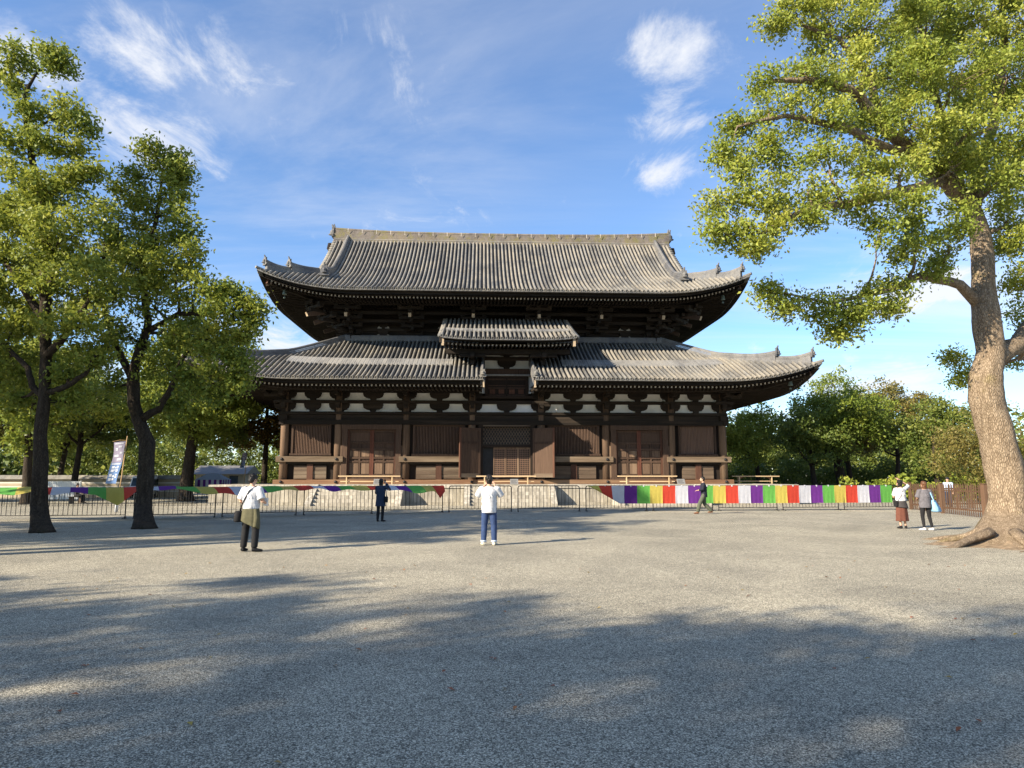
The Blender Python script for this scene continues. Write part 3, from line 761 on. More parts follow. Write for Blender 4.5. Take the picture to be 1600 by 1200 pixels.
        for (a, b) in ((c-.92, c-.08), (c-.08+.01, c+.8), (c+.81, c+iw)):
            gm = MB()
            for k in range(7):
                xx = a+.06+k*(b-a-.12)/6; gm.box(xx-.019, xx+.019, -.03, .0, PZ+.5, 3.7)
            for k in range(16):
                zz = PZ+.58+k*.138; gm.box(a+.05, b-.05, -.038, -.01, zz-.019, zz+.019)
            lo_ = MB(); lo_.box(a, a+.06, -.06, .04, PZ+.45, 3.78); lo_.box(b-.06, b, -.06, .04, PZ+.45, 3.78); lo_.box(a+.06, b-.06, -.055, .035, PZ+.45, PZ+.52); lo_.box(a+.06, b-.06, -.055, .035, 3.68, 3.78)
            ld = lo_.build('lattice_door', M['wood_col'], d); gm.build('door_lattice', M['wood_slat'], ld, kind='stuff')
        for sgn in (-1, 1):
            leaf = empty('door', (sgn*1.84, -.32, 0), (R(28) if sgn < 0 else R(180-28))); leaf.parent = d
            # local x runs from the hinge to the free edge (outwards), y is thickness
            s_ = -1 if sgn < 0 else 1
            def P(nm, mt, xa, xb, y0, y1, z0, z1):
                q = MB(); q.box(xa, xb, y0, y1, z0, z1)
                if sgn < 0: q.v = [(-a_, b_, c_) for a_, b_, c_ in q.v]; q.f = [f_[::-1] for f_ in q.f]
                else: q.v = [(-a_, -b_, c_) for a_, b_, c_ in q.v]
                return q.build(nm, M[mt], leaf)
            P('door_board', 'wood_brown', 0, 1.62, -.03, .04, PZ+.45, 5.1)
            P('door_stile', 'wood_red', 1.50, 1.622, -.075, .06, PZ+.44, 5.11); P('door_stile', 'wood_brown', 0, .12, -.07, .06, PZ+.44, 5.11)
            P('door_rail', 'wood_brown', .12, 1.5, -.065, -.028, 4.0, 4.16); P('door_rail', 'wood_brown', .12, 1.5, -.065, -.028, 4.92, 5.10); P('door_rail', 'wood_board', .12, 1.5, -.07, -.028, PZ+.45, PZ+.72)
        for sgn in (-1, 1):
            hbox('wall_boards', 'wood_dark_v', *((x0+.2, c-ow) if sgn < 0 else (c+ow, x1-.2)), .0, .2, PZ+.3, 5.36)
# ground sill along the front, with its bosses
for (xa, xb) in ((-15.95, -11.2), (-11.2, -2.0), (-2.0, 2.0), (2.0, 11.2), (11.2, 15.95)):
    gs = hbox('ground_sill', 'wood_sill', xa+.003, xb-.003, -.46+(.02 if abs(xa) > 11 else 0), .12, PZ+.002, PZ+.30)
for x in BAY: boss(x, -.46, PZ+.15, HALL)
# raised middle bay: window, plaster and beams above the door
uw = empty('window'); uw.parent = HALL
q = MB(); q.box(-1.55, -1.34, -.16, .1, 7.40, 8.82); q.box(1.34, 1.55, -.16, .1, 7.40, 8.82); q.box(-1.337, 1.337, -.155, .1, 8.66, 8.82); q.box(-1.9, 1.9, -.26, .1, 7.22, 7.395); q.box(-.05, .05, -.14, .1, 7.395, 8.66)
q.build('window_frame', M['wood_dark_v'], uw)
for (a, b) in ((-1.337, -.05), (.05, 1.337)):
    sh = MB(); sh.box(a, b, -.05, .1, 7.395, 8.66); so = sh.build('shutter', M['wood_dark_v'], uw)
    rl = MB()
    for (z0, z1) in ((7.41, 7.52), (7.93, 8.03), (8.12, 8.2), (8.55, 8.65)): rl.box(a+.01, b-.01, -.085, -.052, z0, z1)
    rl.build('shutter_rails', M['wood_brown'], so)
    for kx in (.25, .75):
        x_ = a+(b-a)*kx; hbox('shutter_panel', 'wood_red', x_-.2, x_+.2, -.075, -.048, 7.56, 7.89, parent=so)
hbox('sill_flashing', 'tile_band', -1.75, 1.75, -.34, .1, 8.825, 8.93)
hbox('tie_beam', 'wood_brown', -1.95, 1.95, -.28, .12, 8.94, 9.34)
for (z0, z1) in ((9.345, 9.98), (10.22, 10.6)):
    hbox('plaster_panel', 'plaster', -1.95, 1.95, .10, .2, z0, z1)
    mb = MB(); mb.prism([(px, pz) for px, pz in bracket_profile(.20, .66, z0, z1)], -.12, .096); mb.build('bracket', M['wood_dark'], HALL)
hbox('tie_beam', 'wood_dark', -2.3, 2.3, -.15, .2, 9.985, 10.215)
for sg in (-1, 1):
    hbox('plaster_panel', 'plaster', *((-1.95, -1.553) if sg < 0 else (1.553, 1.95)), .04, .12, 7.6, 8.82)
    mb = MB(); mb.tube([(sg*2.15, .12, 7.9), (sg*2.15, .12, 10.6)], .22, 12); mb.build('column', M['wood_dark_v'], HALL, True)

# ---- bracket sets under the upper roof
UPX = [-11.64, -7.03, -2.42, 2.42, 7.03, 11.64]
UPY = [3.7, 6.97, 10.23, 13.5]
def upper_bracket(T, corner=False):
    mb = MB()
    mb.box(-.26, .26, -.28, .1, 12.15, 12.5)                     # bearing block
    for k, (yo, z, hw) in enumerate(((0, 12.5, .75), (-.85, 12.95, .85), (-1.7, 13.4, .95), (-2.5, 13.95, .95))):
        mb.box(-hw, hw, yo-.12, yo+.12, z, z+.2)                 # cross arm
        for xx in (-hw+.14, 0, hw-.14): mb.box(xx-.16, xx+.16, yo-.17, yo+.17, z+.2, z+.36)
        if k: mb.box(-.12, .12, yo-.3, .1, z-.24, z-.02)         # arm stepping out
    mb.v = [tuple(T @ Vector(p)) for p in mb.v]
    o = mb.build('bracket', M['wood_dark'], HALL)
    tl = MB(); tl.beam((0, .1, 14.5), (0, -2.95, 13.42), .22, .3)
    tl.v = [tuple(T @ Vector(p)) for p in tl.v]; to = tl.build('tail_rafter', M['wood_brown'], o)
    ce = MB(); d = Vector((0, -3.05, -1.08)).normalized(); p = Vector((0, -2.95, 13.42)); ce.beam(p+d*.004, p+d*.02, .21, .29)
    ce.v = [tuple(T @ Vector(p)) for p in ce.v]; ce.build('rafter_cap', M['pale_end'], to)  # pale cap paints sunlight on the end of the tail rafter
for x in UPX: upper_bracket(Matrix.Translation((x, MAIN_Y, 0)))
for sg in (-1, 1):
    for y in UPY: upper_bracket(Matrix.Translation((sg*MAIN_X, y, 0)) @ Matrix.Rotation(R(90)*sg, 4, 'Z'))
    upper_bracket(Matrix.Translation((sg*MAIN_X, MAIN_Y, 0)) @ Matrix.Rotation(R(45)*sg, 4, 'Z') @ Matrix.Scale(1.35, 4, (0,1,0)))
for i in range(5):
    c = (UPX[i]+UPX[i+1])/2
    for (dz, hw) in ((12.32, .55), (12.95, .5)):
        mb = MB(); mb.prism([(c-hw, dz), (c-hw*.8, dz+.22), (c-hw*.35, dz+.34), (c+hw*.35, dz+.34), (c+hw*.8, dz+.22), (c+hw, dz)], MAIN_Y-.02, MAIN_Y+.1)
        mb.build('plaster_panel', M['rafter_end'], HALL)
        mb = MB(); mb.prism([(c+px*.8, pz) for px, pz in bracket_profile(.12, .5, dz+.03, dz+.55)], MAIN_Y-.14, MAIN_Y-.03); mb.build('bracket', M['wood_dark'], HALL)
for (yo, z) in ((0.02, 12.86), (-.85, 13.36), (-1.7, 13.8), (-2.5, 14.32)):
    hbox('tie_beam', 'wood_dark', -MAIN_X+yo-.6, MAIN_X-yo+.6, MAIN_Y+yo-.1, MAIN_Y+yo+.1, z-.06, z+.16)
    for sg in (-1, 1):
        xx = sg*(MAIN_X-yo); hbox('tie_beam', 'wood_dark', xx-.1, xx+.1, MAIN_Y+yo-.6, 2*YC-MAIN_Y-yo+.6, z-.065, z+.155)
hbox('tie_beam', 'wood_brown', -MAIN_X-.3, MAIN_X+.3, MAIN_Y-.25, MAIN_Y+.1, 12.18, 12.34)
# ---------------------------------------------------------------- stone platform
PF = empty('stone_platform', (-.38, 48, 0), math.atan(.045))
tag(PF, 'low weathered granite platform with stairs carrying the timber hall', 'platform')
PX, PY0, PY1 = 18.6, -4.55, 21.7
q = MB(); q.box(-PX+.12, PX-.12, PY0+.12, PY1-.12, 0, PZ-.02); q.build('platform_core', M['stone'], PF)
n = 24; wd = 2*PX/n
for i in range(n):
    x0 = -PX+i*wd
    q = MB(); q.box(x0+.006, x0+wd-.006, PY0-.06, PY0+.75, PZ-.20, PZ); q.build('coping_stone', M['stone_top'], PF)
    j = random.uniform(-.012, .012)
    for (a, b) in ((0, .5), (.5, 1)):
        q = MB(); q.box(x0+wd*a+.005, x0+wd*b-.005, PY0+.02+j+random.uniform(-.006, .006), PY0+.3, .16, PZ-.205); q.build('face_slab', M['stone'], PF)
    q = MB(); q.box(x0+.006, x0+wd-.006, PY0-.07, PY0+.3, 0, .155); q.build('base_stone', M['stone'], PF)
for sg in (-1, 1):
    m_ = 16; wd2 = (PY1-PY0-.76)/m_
    for i in range(m_):
        y0 = PY0+.76+i*wd2
        xa, xb = (PX-.7, PX+.06) if sg > 0 else (-PX-.06, -PX+.7)
        q = MB(); q.box(xa, xb, y0+.006, y0+wd2-.006, PZ-.20, PZ); q.build('coping_stone', M['stone_top'], PF)
        q = MB(); q.box(*((PX-.3, PX-.02) if sg > 0 else (-PX+.02, -PX+.3)), y0+.005, y0+wd2-.005, .16, PZ-.205); q.build('face_slab', M['stone'], PF)
# paving of the platform top
for i in range(20):
    for j in range(4):
        xa = -PX+.72+i*(2*PX-1.44)/20; ya = PY0+.76+j*.98
        q = MB(); q.box(xa+.005, xa+(2*PX-1.44)/20-.005, ya+.005, ya+.975, PZ-.1, PZ-.003+random.uniform(-.003, .002)); q.build('paving_slab', M['stone_top'], PF)
# three flights of steps
for c in (-9.35, 0, 9.35):
    st = empty('stair'); st.parent = PF
    hw = 2.45; ns = 6; run = 1.95
    for k in range(ns):
        za = PZ*k/ns; zb = PZ*(k+1)/ns-.004; ya = PY0-.075-run*(ns-k)/ns*1.0
        sp = random.uniform(-.5, .5)
        for (a, b) in ((-hw, sp), (sp, hw)):
            q = MB(); q.box(c+a+.004, c+b-.004, ya, PY0-.072, za, zb-(.06 if k == ns-1 else 0)); q.build('step_stone', M['stone_top'], st)
    for sg in (-1, 1):
        x0, x1 = (c-hw-.36, c-hw-.003) if sg < 0 else (c+hw+.003, c+hw+.36)
        prof = [(PY0-.075-run-.25, 0), (PY0-.075, 0), (PY0-.075, PZ+.02), (PY0-.075-.25, PZ+.02), (PY0-.075-run-.25, .14)]
        q = MB(); q.rings([[Vector((x0, y, z)) for y, z in prof], [Vector((x1, y, z)) for y, z in prof]]); q.build('stair_cheek', M['stone_top'], st)
# strip of paving stones along the foot of the platform
M['drain'] = stone_mat('kerb_granite', (.30,.27,.22), (.5,.46,.38))
kb = empty('paving_strip', (-.38, 48, 0), math.atan(.045)); kb['kind'] = 'structure'
for i in range(26):
    xa = -19.5+i*1.5
    q = MB(); q.box(xa+.006, xa+1.494, PY0-3.0, PY0-2.45, -.05, .035); q.build('kerb_stone', M['drain'], kb)

# benches and plaques on the platform
def hall_pt(x, y, z=PZ):
    a = math.atan(.045); return Vector((-.38+x*math.cos(a)-y*math.sin(a), 48+x*math.sin(a)+y*math.cos(a), z))
def bench(x, y, label, L=4.1, z=PZ):
    b = empty('bench', hall_pt(x, y, z), math.atan(.045))
    tag(b, label, 'bench', 'long pale wooden benches in front of the hall')
    q = MB(); q.box(-L/2, L/2, -.2, .2, .50, .57); q.build('seat', M['wood_pale'], b)
    q = MB(); q.box(-L/2+.12, L/2-.12, -.05, .05, .16, .21); q.build('stretcher', M['wood_pale'], b)
    for sg in (-1, 1):
        xx = sg*(L/2-.55)
        q = MB(); q.box(xx-.035, xx+.035, -.16, -.10, 0, .497); q.build('leg', M['wood_pale'], b)
        q = MB(); q.box(xx-.035, xx+.035, .10, .16, 0, .497); q.build('leg', M['wood_pale'], b)
        q = MB(); q.prism([(xx, .497), (xx-sg*.45, .497), (xx, .30)], -.03, .03); q.build('brace', M['wood_sill'], b)
bench(-9.2, -1.7, 'long pale wooden bench before the panelled door beside the single slatted end window')
bench(-.1, -1.75, 'long pale wooden bench in front of the open lattice doorway', 4.0)
bench(9.5, -1.7, 'long pale wooden bench before the panelled door beside the boarded end window', 4.0)
bench(18.1, 1.2, 'pale wooden bench standing off the corner of the hall', 3.5)
M['plaque'] = plain('grey_plaque', (.20,.20,.20), .6, .15)
M['ink'] = plain('dark_print', (.03,.03,.03), .7, .1)
for x, lb in ((-8.35, 'small grey plaque on the platform edge above the stairs, by the slatted window'), (.35, 'small grey plaque on the platform edge before the open doorway'), (11.2, 'small grey plaque on the platform edge by the boarded window')):
    e = empty('plaque', hall_pt(x, -3.9), math.atan(.045)); tag(e, lb, 'plaque', 'small grey plaques on the platform')
    T = Matrix.Rotation(R(-35), 4, 'X')
    q = MB(); q.box(-.26, .26, -.015, .015, .02, .42, T); q.build('plate', M['plaque'], e)
    q = MB()
    for k in range(5): q.box(-.2, .2-.05*(k % 3), -.019, -.016, .33-.06*k, .35-.06*k, T)
    q.build('print_lines', M['ink'], e)
    q = MB(); q.box(-.03, .03, .06, .12, 0, .14); q.build('foot', M['plaque'], e)
# ---------------------------------------------------------------- trees
def leaf_mat(name, dark, mid, light, trans=.40):
    m, nt, b = newmat(name)
    a = nt.nodes.new('ShaderNodeAttribute'); a.attribute_name = 'tint'
    c = ramp(nt, a.outputs['Fac'], [(0, dark), (.5, mid), (1, light)])
    nt.links.new(c, b.inputs['Base Color']); b.inputs['Roughness'].default_value = .5
    b.inputs['Specular IOR Level'].default_value = .35
    t = nt.nodes.new('ShaderNodeBsdfTranslucent')
    nt.links.new(mixrgb(nt, .5, c, light), t.inputs['Color'])
    mx = nt.nodes.new('ShaderNodeMixShader'); mx.inputs[0].default_value = trans
    nt.links.new(b.outputs[0], mx.inputs[1]); nt.links.new(t.outputs[0], mx.inputs[2])
    nt.links.new(mx.outputs[0], nt.nodes['Material Output'].inputs[0]); return m
M['leaf_camphor'] = leaf_mat('camphor_leaf', (.10,.155,.022), (.24,.30,.045), (.42,.42,.075))
M['leaf_zelkova'] = leaf_mat('deep_green_leaf', (.06,.105,.019), (.17,.23,.034), (.37,.38,.062))
M['leaf_far'] = leaf_mat('woodland_leaf', (.05,.088,.02), (.12,.17,.034), (.26,.28,.058))
M['leaf_yellow'] = leaf_mat('yellowing_leaf', (.085,.095,.026), (.16,.155,.04), (.27,.21,.06))
M['leaf_autumn'] = leaf_mat('turning_leaf', (.07,.075,.02), (.15,.12,.03), (.26,.13,.035))
def bark_mat(name, lo, hi, sc=1.):
    m, nt, b = newmat(name); v = mapped(nt, (7*sc,7*sc,1.8*sc))
    n = noise(nt, v, 1.6, 8, .7, .4); c = ramp(nt, n, [(.32, lo), (.62, hi)])
    vo = nt.nodes.new('ShaderNodeTexVoronoi'); nt.links.new(mapped(nt, (15*sc,15*sc,4.5*sc)), vo.inputs['Vector']); vo.inputs['Scale'].default_value = 1.9; vo.feature = 'DISTANCE_TO_EDGE'
    cr = ramp(nt, vo.outputs['Distance'], [(.0, (.45,.42,.38)), (.22, (1,1,1))])
    c = mixrgb(nt, .85, c, cr, 'MULTIPLY')
    moss = ramp(nt, noise(nt, mapped(nt), .8, 5, .6), [(.56, (0,0,0)), (.7, (.6,.6,.6))])
    c = mixrgb(nt, moss, c, (lo[0]*1.1, lo[1]*1.25, lo[2]*.6))
    nt.links.new(c, b.inputs['Base Color']); b.inputs['Roughness'].default_value = .9
    b.inputs['Specular IOR Level'].default_value = .15
    add = nt.nodes.new('ShaderNodeMath'); add.operation = 'ADD'
    nt.links.new(cr, add.inputs[0]); nt.links.new(n, add.inputs[1]); bump(nt, b, add.outputs[0], .8, .035); return m
M['bark_pale'] = bark_mat('camphor_bark', (.17,.125,.085), (.36,.285,.205))
M['bark_shaded'] = bark_mat('shaded_bark', (.028,.022,.018), (.075,.06,.046))  # bark darkened to put the shade on the trunks into its colour

M['root_soil'] = plain('bare_root_soil', (.25,.185,.12), .95, .5, 7., bmp=1.)

def leaves_mesh(name, pts, cl_tint, size, mat, parent, up=.12, seed=0, aspect=.5):
    """one small folded blade per point"""
    g_ = np.random.default_rng(seed); n = len(pts)
    nrm = g_.normal(size=(n, 3)); nrm[:, 2] += up*2; nrm /= np.linalg.norm(nrm, axis=1)[:, None]
    d = g_.normal(size=(n, 3)); d -= nrm*np.sum(d*nrm, axis=1)[:, None]; d /= np.linalg.norm(d, axis=1)[:, None]
    w = np.cross(nrm, d); L = size*g_.uniform(.7, 1.25, n)[:, None]; W = L*aspect
    V = np.empty((n, 4, 3))
    V[:, 0] = pts-d*L*.5; V[:, 1] = pts+w*W*.5+nrm*W*.18-d*L*.05; V[:, 2] = pts+d*L*.5-nrm*L*.06; V[:, 3] = pts-w*W*.5+nrm*W*.18-d*L*.05
    me = bpy.data.meshes.new(name)
    me.vertices.add(n*4); me.vertices.foreach_set('co', V.reshape(-1))
    me.loops.add(n*4); me.loops.foreach_set('vertex_index', np.arange(n*4, dtype=np.int32))
    me.polygons.add(n); me.polygons.foreach_set('loop_start', np.arange(0, n*4, 4, dtype=np.int32))
    me.update(calc_edges=True)
    a = me.attributes.new('tint', 'FLOAT', 'FACE')
    a.data.foreach_set('value', np.clip(cl_tint*.6+g_.uniform(0, 1, n)*.45, 0, 1).astype(np.float32))
    me.materials.append(M[mat]); return link(name, me, parent)
from mathutils import noise as mnoise
def bez(a, b, sag, n=7, jit=.0):
    a = Vector(a); b = Vector(b); m_ = (a+b)/2+Vector(sag); out = []
    for i in range(n):
        t = i/(n-1); p = a*(1-t)**2+m_*(2*t*(1-t))+b*t*t
        if 0 < i < n-1: p += Vector((random.uniform(-jit, jit), random.uniform(-jit, jit), random.uniform(-jit, jit)))
        out.append(p)
    return out
def make_tree(name, label, trunk, clumps, leaf=.09, per=120, leafmat='leaf_camphor', bark='bark_shaded', limbs=(), seed=1, group=None, twig_r=.42, dens=1., roots=0, seg=14, twigs=True):
    """trunk: [(point, radius)...]; limbs: same lists; clumps: [(centre, (rx,ry,rz))...]; leaves sit in tufts at twig tips"""
    random.seed(seed); g_ = np.random.default_rng(seed)
    base = Vector(trunk[0][0]); base.z = 0
    root = empty(name, base); tag(root, label, 'tree', group)
    loc = lambda p: Vector(p)-base
    tk = MB()
    # flared, slightly lobed stem
    pts = [loc(p) for p, r in trunk]; rad = [r for p, r in trunk]
    P, Q = [], []
    for i in range(len(pts)-1):
        for k in range(8):
            t = k/8; P.append(pts[i].lerp(pts[i+1], t)); Q.append(rad[i]*(1-t)+rad[i+1]*t)
    P.append(pts[-1]); Q.append(rad[-1]); rings = []
    ph = [random.uniform(0, 6.28) for _ in range(4)]
    for p, r in zip(P, Q):
        fl = max(0, 1-p.z/(.55 if not roots else 1.5))
        rings.append([p+Vector((math.cos(a), math.sin(a), 0))*r*(1+.16*mnoise.noise(Vector((math.cos(a)*1.3, math.sin(a)*1.3, p.z*1.1+seed)))+.07*mnoise.noise(Vector((math.cos(a)*3, math.sin(a)*3, p.z*3+seed)))+.05*math.sin(3*a+ph[0]+p.z*.6)+.04*math.sin(5*a+ph[1]-p.z)+fl*fl*((.26 if not roots else .62)+(.16 if not roots else .3)*math.sin(5*a+ph[2])+.12*math.sin(8*a+ph[3]))) for a in [2*math.pi*k/seg for k in range(seg)]])
    tk.rings(rings)
    if roots:
        ph2 = [random.uniform(0, 6.28) for _ in range(4)]
        rt = MB(); rings = []
        for (rr, z) in ((.60, .18), (.75, .11), (.92, .065), (1.15, .035), (1.35, .012), (1.65, -.04)):
            rings.append([Vector((math.cos(a)*rr*(1+.22*math.sin(3*a+ph2[0])+.16*math.sin(5*a+ph2[1])+.08*math.sin(11*a+ph2[2])), math.sin(a)*rr*(1+.22*math.sin(3*a+ph2[0])+.16*math.sin(5*a+ph2[1])+.08*math.sin(11*a+ph2[2])), z+.05*math.sin(7*a+ph2[3]+rr*2)*min(1, z*8 if z > 0 else 0))) for a in [2*math.pi*k/64 for k in range(64)]])
        rt.rings(rings, False); rt.build('root_mound', M['root_soil'], root, True)
        for k in range(roots):
            a = 2*math.pi*k/roots+random.uniform(-.3, .3); Lr = random.uniform(1.2, 2.6); d = Vector((math.cos(a), math.sin(a), 0)); e = Vector((-d.y, d.x, 0)); P = []
            for q in range(9):
                t = q/8; P.append(d*(.55+Lr*t)+e*(.35*math.sin(t*5+k)*t)+Vector((0, 0, .34*(1-t)**3+.03+.03*math.sin(t*9+k)-.09*t)))
            tk.tube(P, [(.17*(1-.75*q/8), .12*(1-.75*q/8)) for q in range(9)], 9)
    tk.build('trunk', M[bark], root, True)
    lb = MB(); nodes = [(loc(p), r) for p, r in trunk[len(trunk)//2:]]
    for L in limbs:
        ps = [loc(p) for p, r in L]; rs_ = [r for p, r in L]; fp, fr_ = [], []
        for i in range(len(ps)-1):
            for k in range(3):
                t = k/3; fp.append(ps[i].lerp(ps[i+1], t)+Vector((random.uniform(-1,1), random.uniform(-1,1), random.uniform(-1,1)))*rs_[i]*.25*(k > 0)); fr_.append(rs_[i]*(1-t)+rs_[i+1]*t)
        fp.append(ps[-1]); fr_.append(rs_[-1]); lb.tube(fp, fr_, 9)
        nodes += list(zip(fp, fr_))
    pos, tint = [], []
    for (c, rv) in clumps:
        c = loc(c); rv = Vector((rv, rv, rv*.8)) if isinstance(rv, (int, float)) else Vector(rv)
        cand = sorted(nodes, key=lambda q: (q[0]-c).length+max(0, q[0].z-c.z)*1.5)[0]
        a = cand[0]; dist = (c-a).length
        r0 = min(cand[1]*.62, .03+.022*dist+rv.x*.03)
        path = bez(a, c, (0, 0, -.10*dist), 7, .035*dist)
        lb.tube(path, [r0*(1-.72*i/6) for i in range(7)], 7)
        for i in (3, 5): nodes.append((path[i], r0*(1-.72*i/6)))
        vol = rv.x*rv.y*rv.z; nt_ = max(5, int(dens*11*(rv.x*rv.y+rv.x*rv.z+rv.y*rv.z)/3/(twig_r*twig_r*4)))
        ct = g_.uniform(.15, .95)
        for k in range(nt_):
            d = Vector(g_.normal(size=3)).normalized(); f = g_.uniform(.25, 1.0)**.55*g_.uniform(.85, 1.12)
            e = c+Vector((d.x*rv.x, d.y*rv.y, d.z*rv.z))*f
            if twigs and k % 2 == 0:
                lb.tube(bez(path[4 if k % 4 else 6], e, (0,0,-.08), 4, .03), [r0*.28, r0*.2, r0*.13, r0*.07], 4, False)
            m_ = int(per*g_.uniform(.6, 1.3))
            q = g_.normal(size=(m_, 3))*np.array([twig_r*.55, twig_r*.55, twig_r*.36])
            pos.append(q+np.array(e)); tint.append(np.full(m_, np.clip(ct*.6+g_.uniform(0, .4)+.12*d.z, 0, 1)))
    if lb.v: lb.build('limbs', M[bark], root, True)
    pos = np.concatenate(pos); tint = np.concatenate(tint)
    leaves_mesh('crown', pos, tint, leaf, leafmat, root, seed=seed)
    return len(pos)
nl = {}
# --- the big camphor beside the two women
def pr(px, Y): return px*Y/1065.0
def C(lst, Yf=None):
    out = []
    for i, (u, v, r, Y) in enumerate(lst):
        out.append((at(u, v, Y), (pr(r, Y)*.94, pr(r, Y)*1.0, pr(r, Y)*.90)))
    return out
T = [(ground(1578, 852), .62), (at(1579, 800, 18.3), .50), (at(1571, 735, 18.3), .44), (at(1558, 680, 18.3), .42), (at(1542, 625, 18.3), .42), (at(1541, 585, 18.3), .39), (at(1550, 548, 18.3), .35), (at(1540, 500, 18.3), .33), (at(1536, 430, 18.4), .28), (at(1532, 370, 18.5), .26), (at(1516, 318, 18.6), .22)]
big_limbs = [
 [(at(1522, 325, 18.6), .24), (at(1478, 280, 18.2), .22), (at(1432, 245, 17.8), .20), (at(1380, 200, 17.2), .15), (at(1340, 145, 16.8), .13), (at(1297, 126, 16.4), .10), (at(1200, 127, 16.0), .05)],
 [(at(1432, 245, 17.8), .15), (at(1370, 225, 17.0), .12), (at(1323, 199, 16.6), .10), (at(1266, 188, 16.2), .08), (at(1227, 181, 16.0), .06), (at(1152, 198, 15.6), .03)],
 [(at(1478, 282, 18.2), .15), (at(1400, 300, 16.8), .12), (at(1330, 318, 16.0), .10), (at(1284, 323, 15.6), .08), (at(1245, 334, 15.3), .07), (at(1190, 365, 15.0), .04)],
 [(at(1533, 480, 18.4), .17), (at(1500, 445, 18.0), .13), (at(1440, 430, 17.4), .10), (at(1383, 455, 17.0), .07), (at(1297, 473, 16.5), .04), (at(1225, 458, 16.2), .02)],
 [(at(1552, 560, 18.3), .28), (at(1590, 540, 18.6), .25), (at(1620, 500, 19.0), .22), (at(1640, 420, 19.4), .18), (at(1660, 300, 20.0), .12)],
 [(at(1522, 320, 18.6), .2), (at(1535, 250, 19.0), .17), (at(1560, 160, 19.5), .13), (at(1570, 60, 20.0), .09), (at(1560, -60, 20.0), .05)],
 [(at(1500, 300, 18.5), .15), (at(1480, 210, 19.0), .12), (at(1450, 110, 19.4), .09), (at(1430, 0, 19.6), .05)],
 [(at(1380, 200, 17.2), .12), (at(1360, 120, 17.6), .09), (at(1310, 60, 17.8), .07), (at(1255, 40, 17.6), .04)],
]
cl = C([(1240,12,42,17.2),(1205,35,22,17.2),(1300,45,60,17.6),(1375,30,70,18),(1450,30,70,18.6),(1530,25,75,19.2),(1600,40,70,19.4),
 (1205,122,28,16),(1250,108,30,16.2),(1290,130,45,16.5),(1350,120,60,17),(1425,115,65,17.4),(1500,120,70,18),(1575,120,70,18.8),
 (1160,192,22,15.8),(1200,170,28,16),(1245,180,38,16.2),(1300,190,40,16.4),(1365,205,50,17.2),(1440,190,60,17),(1515,205,55,17.4),(1585,210,60,18),
 (1140,238,24,15.6),(1180,225,28,15.8),(1155,272,16,15.4),(1225,250,34,15.8),(1290,245,32,16),(1345,260,40,16.2),(1410,262,42,16.6),(1490,262,42,17.4),(1560,280,52,17.8),
 (1125,320,26,15.2),(1165,320,30,15.2),(1215,300,32,15.4),(1262,300,30,15.6),(1310,300,36,15.8),(1365,315,40,16),(1430,320,44,16.2),(1490,335,36,16.8),
 (1120,365,22,15),(1155,375,28,15),(1190,385,20,15),(1215,350,26,15.2),(1265,345,20,15.4),(1375,362,30,16),(1435,372,38,16.6),(1485,385,34,17),(1410,400,22,16.6),(1465,425,26,17.2),
 (1200,458,16,16.2),(1235,474,20,16.2),(1275,482,24,16.4),(1320,478,28,16.6),(1365,470,26,16.8),(1400,448,24,17.2),(1340,505,20,16.6),(1310,520,12,16.6),(1395,480,16,17),
 (1585,340,44,18.4),(1600,420,45,18.6),(1605,490,30,19),(1568,390,26,19.4),(1600,560,28,20.5),(1510,590,14,20.5),(1500,560,16,21),
 (1680,200,90,19),(1690,340,80,19),(1680,60,90,19.5),(1480,-60,80,19),(1590,-60,80,20),(1380,-50,70,18),(1300,-25,50,17.6),(1700,470,70,19.5),(1440,60,60,22),(1540,150,60,22),(1380,150,55,21),(1470,240,55,21.5),(1580,270,60,22)])
nl['big'] = make_tree('camphor_tree', 'huge camphor tree with a leaning pale trunk and spreading surface roots', T, cl, .11, 165, 'leaf_camphor', 'bark_pale', big_limbs, 5, None, .34, .92, 9, 22)
# --- two shaded trees on the opposite side of the forecourt
T = [(ground(66, 832), .27), (at(61, 790, 22.2), .235), (at(64, 720, 22.2), .215), (at(63, 680, 22.2), .195), (at(70, 625, 22.2), .175), (at(72, 560, 22.2), .16), (at(70, 460, 22.2), .17), (at(74, 340, 22.2), .13)]
lm = [[(at(74, 345, 22.2), .13), (at(55, 270, 22), .11), (at(42, 200, 21.8), .09), (at(38, 150, 21.6), .07), (at(60, 110, 21.6), .03)],
      [(at(69, 622, 22.2), .12), (at(50, 602, 22.3), .10), (at(44, 575, 22.4), .085), (at(10, 540, 22.8), .06), (at(-50, 510, 23), .04)],
      [(at(72, 615, 22.2), .11), (at(105, 603, 22), .09), (at(133, 585, 21.8), .07), (at(150, 555, 21.6), .04)],
      [(at(70, 560, 22.2), .14), (at(105, 520, 21.6), .11), (at(140, 470, 21), .07)],
      [(at(70, 500, 22.2), .14), (at(30, 440, 22.5), .11), (at(-10, 380, 23), .06)]]
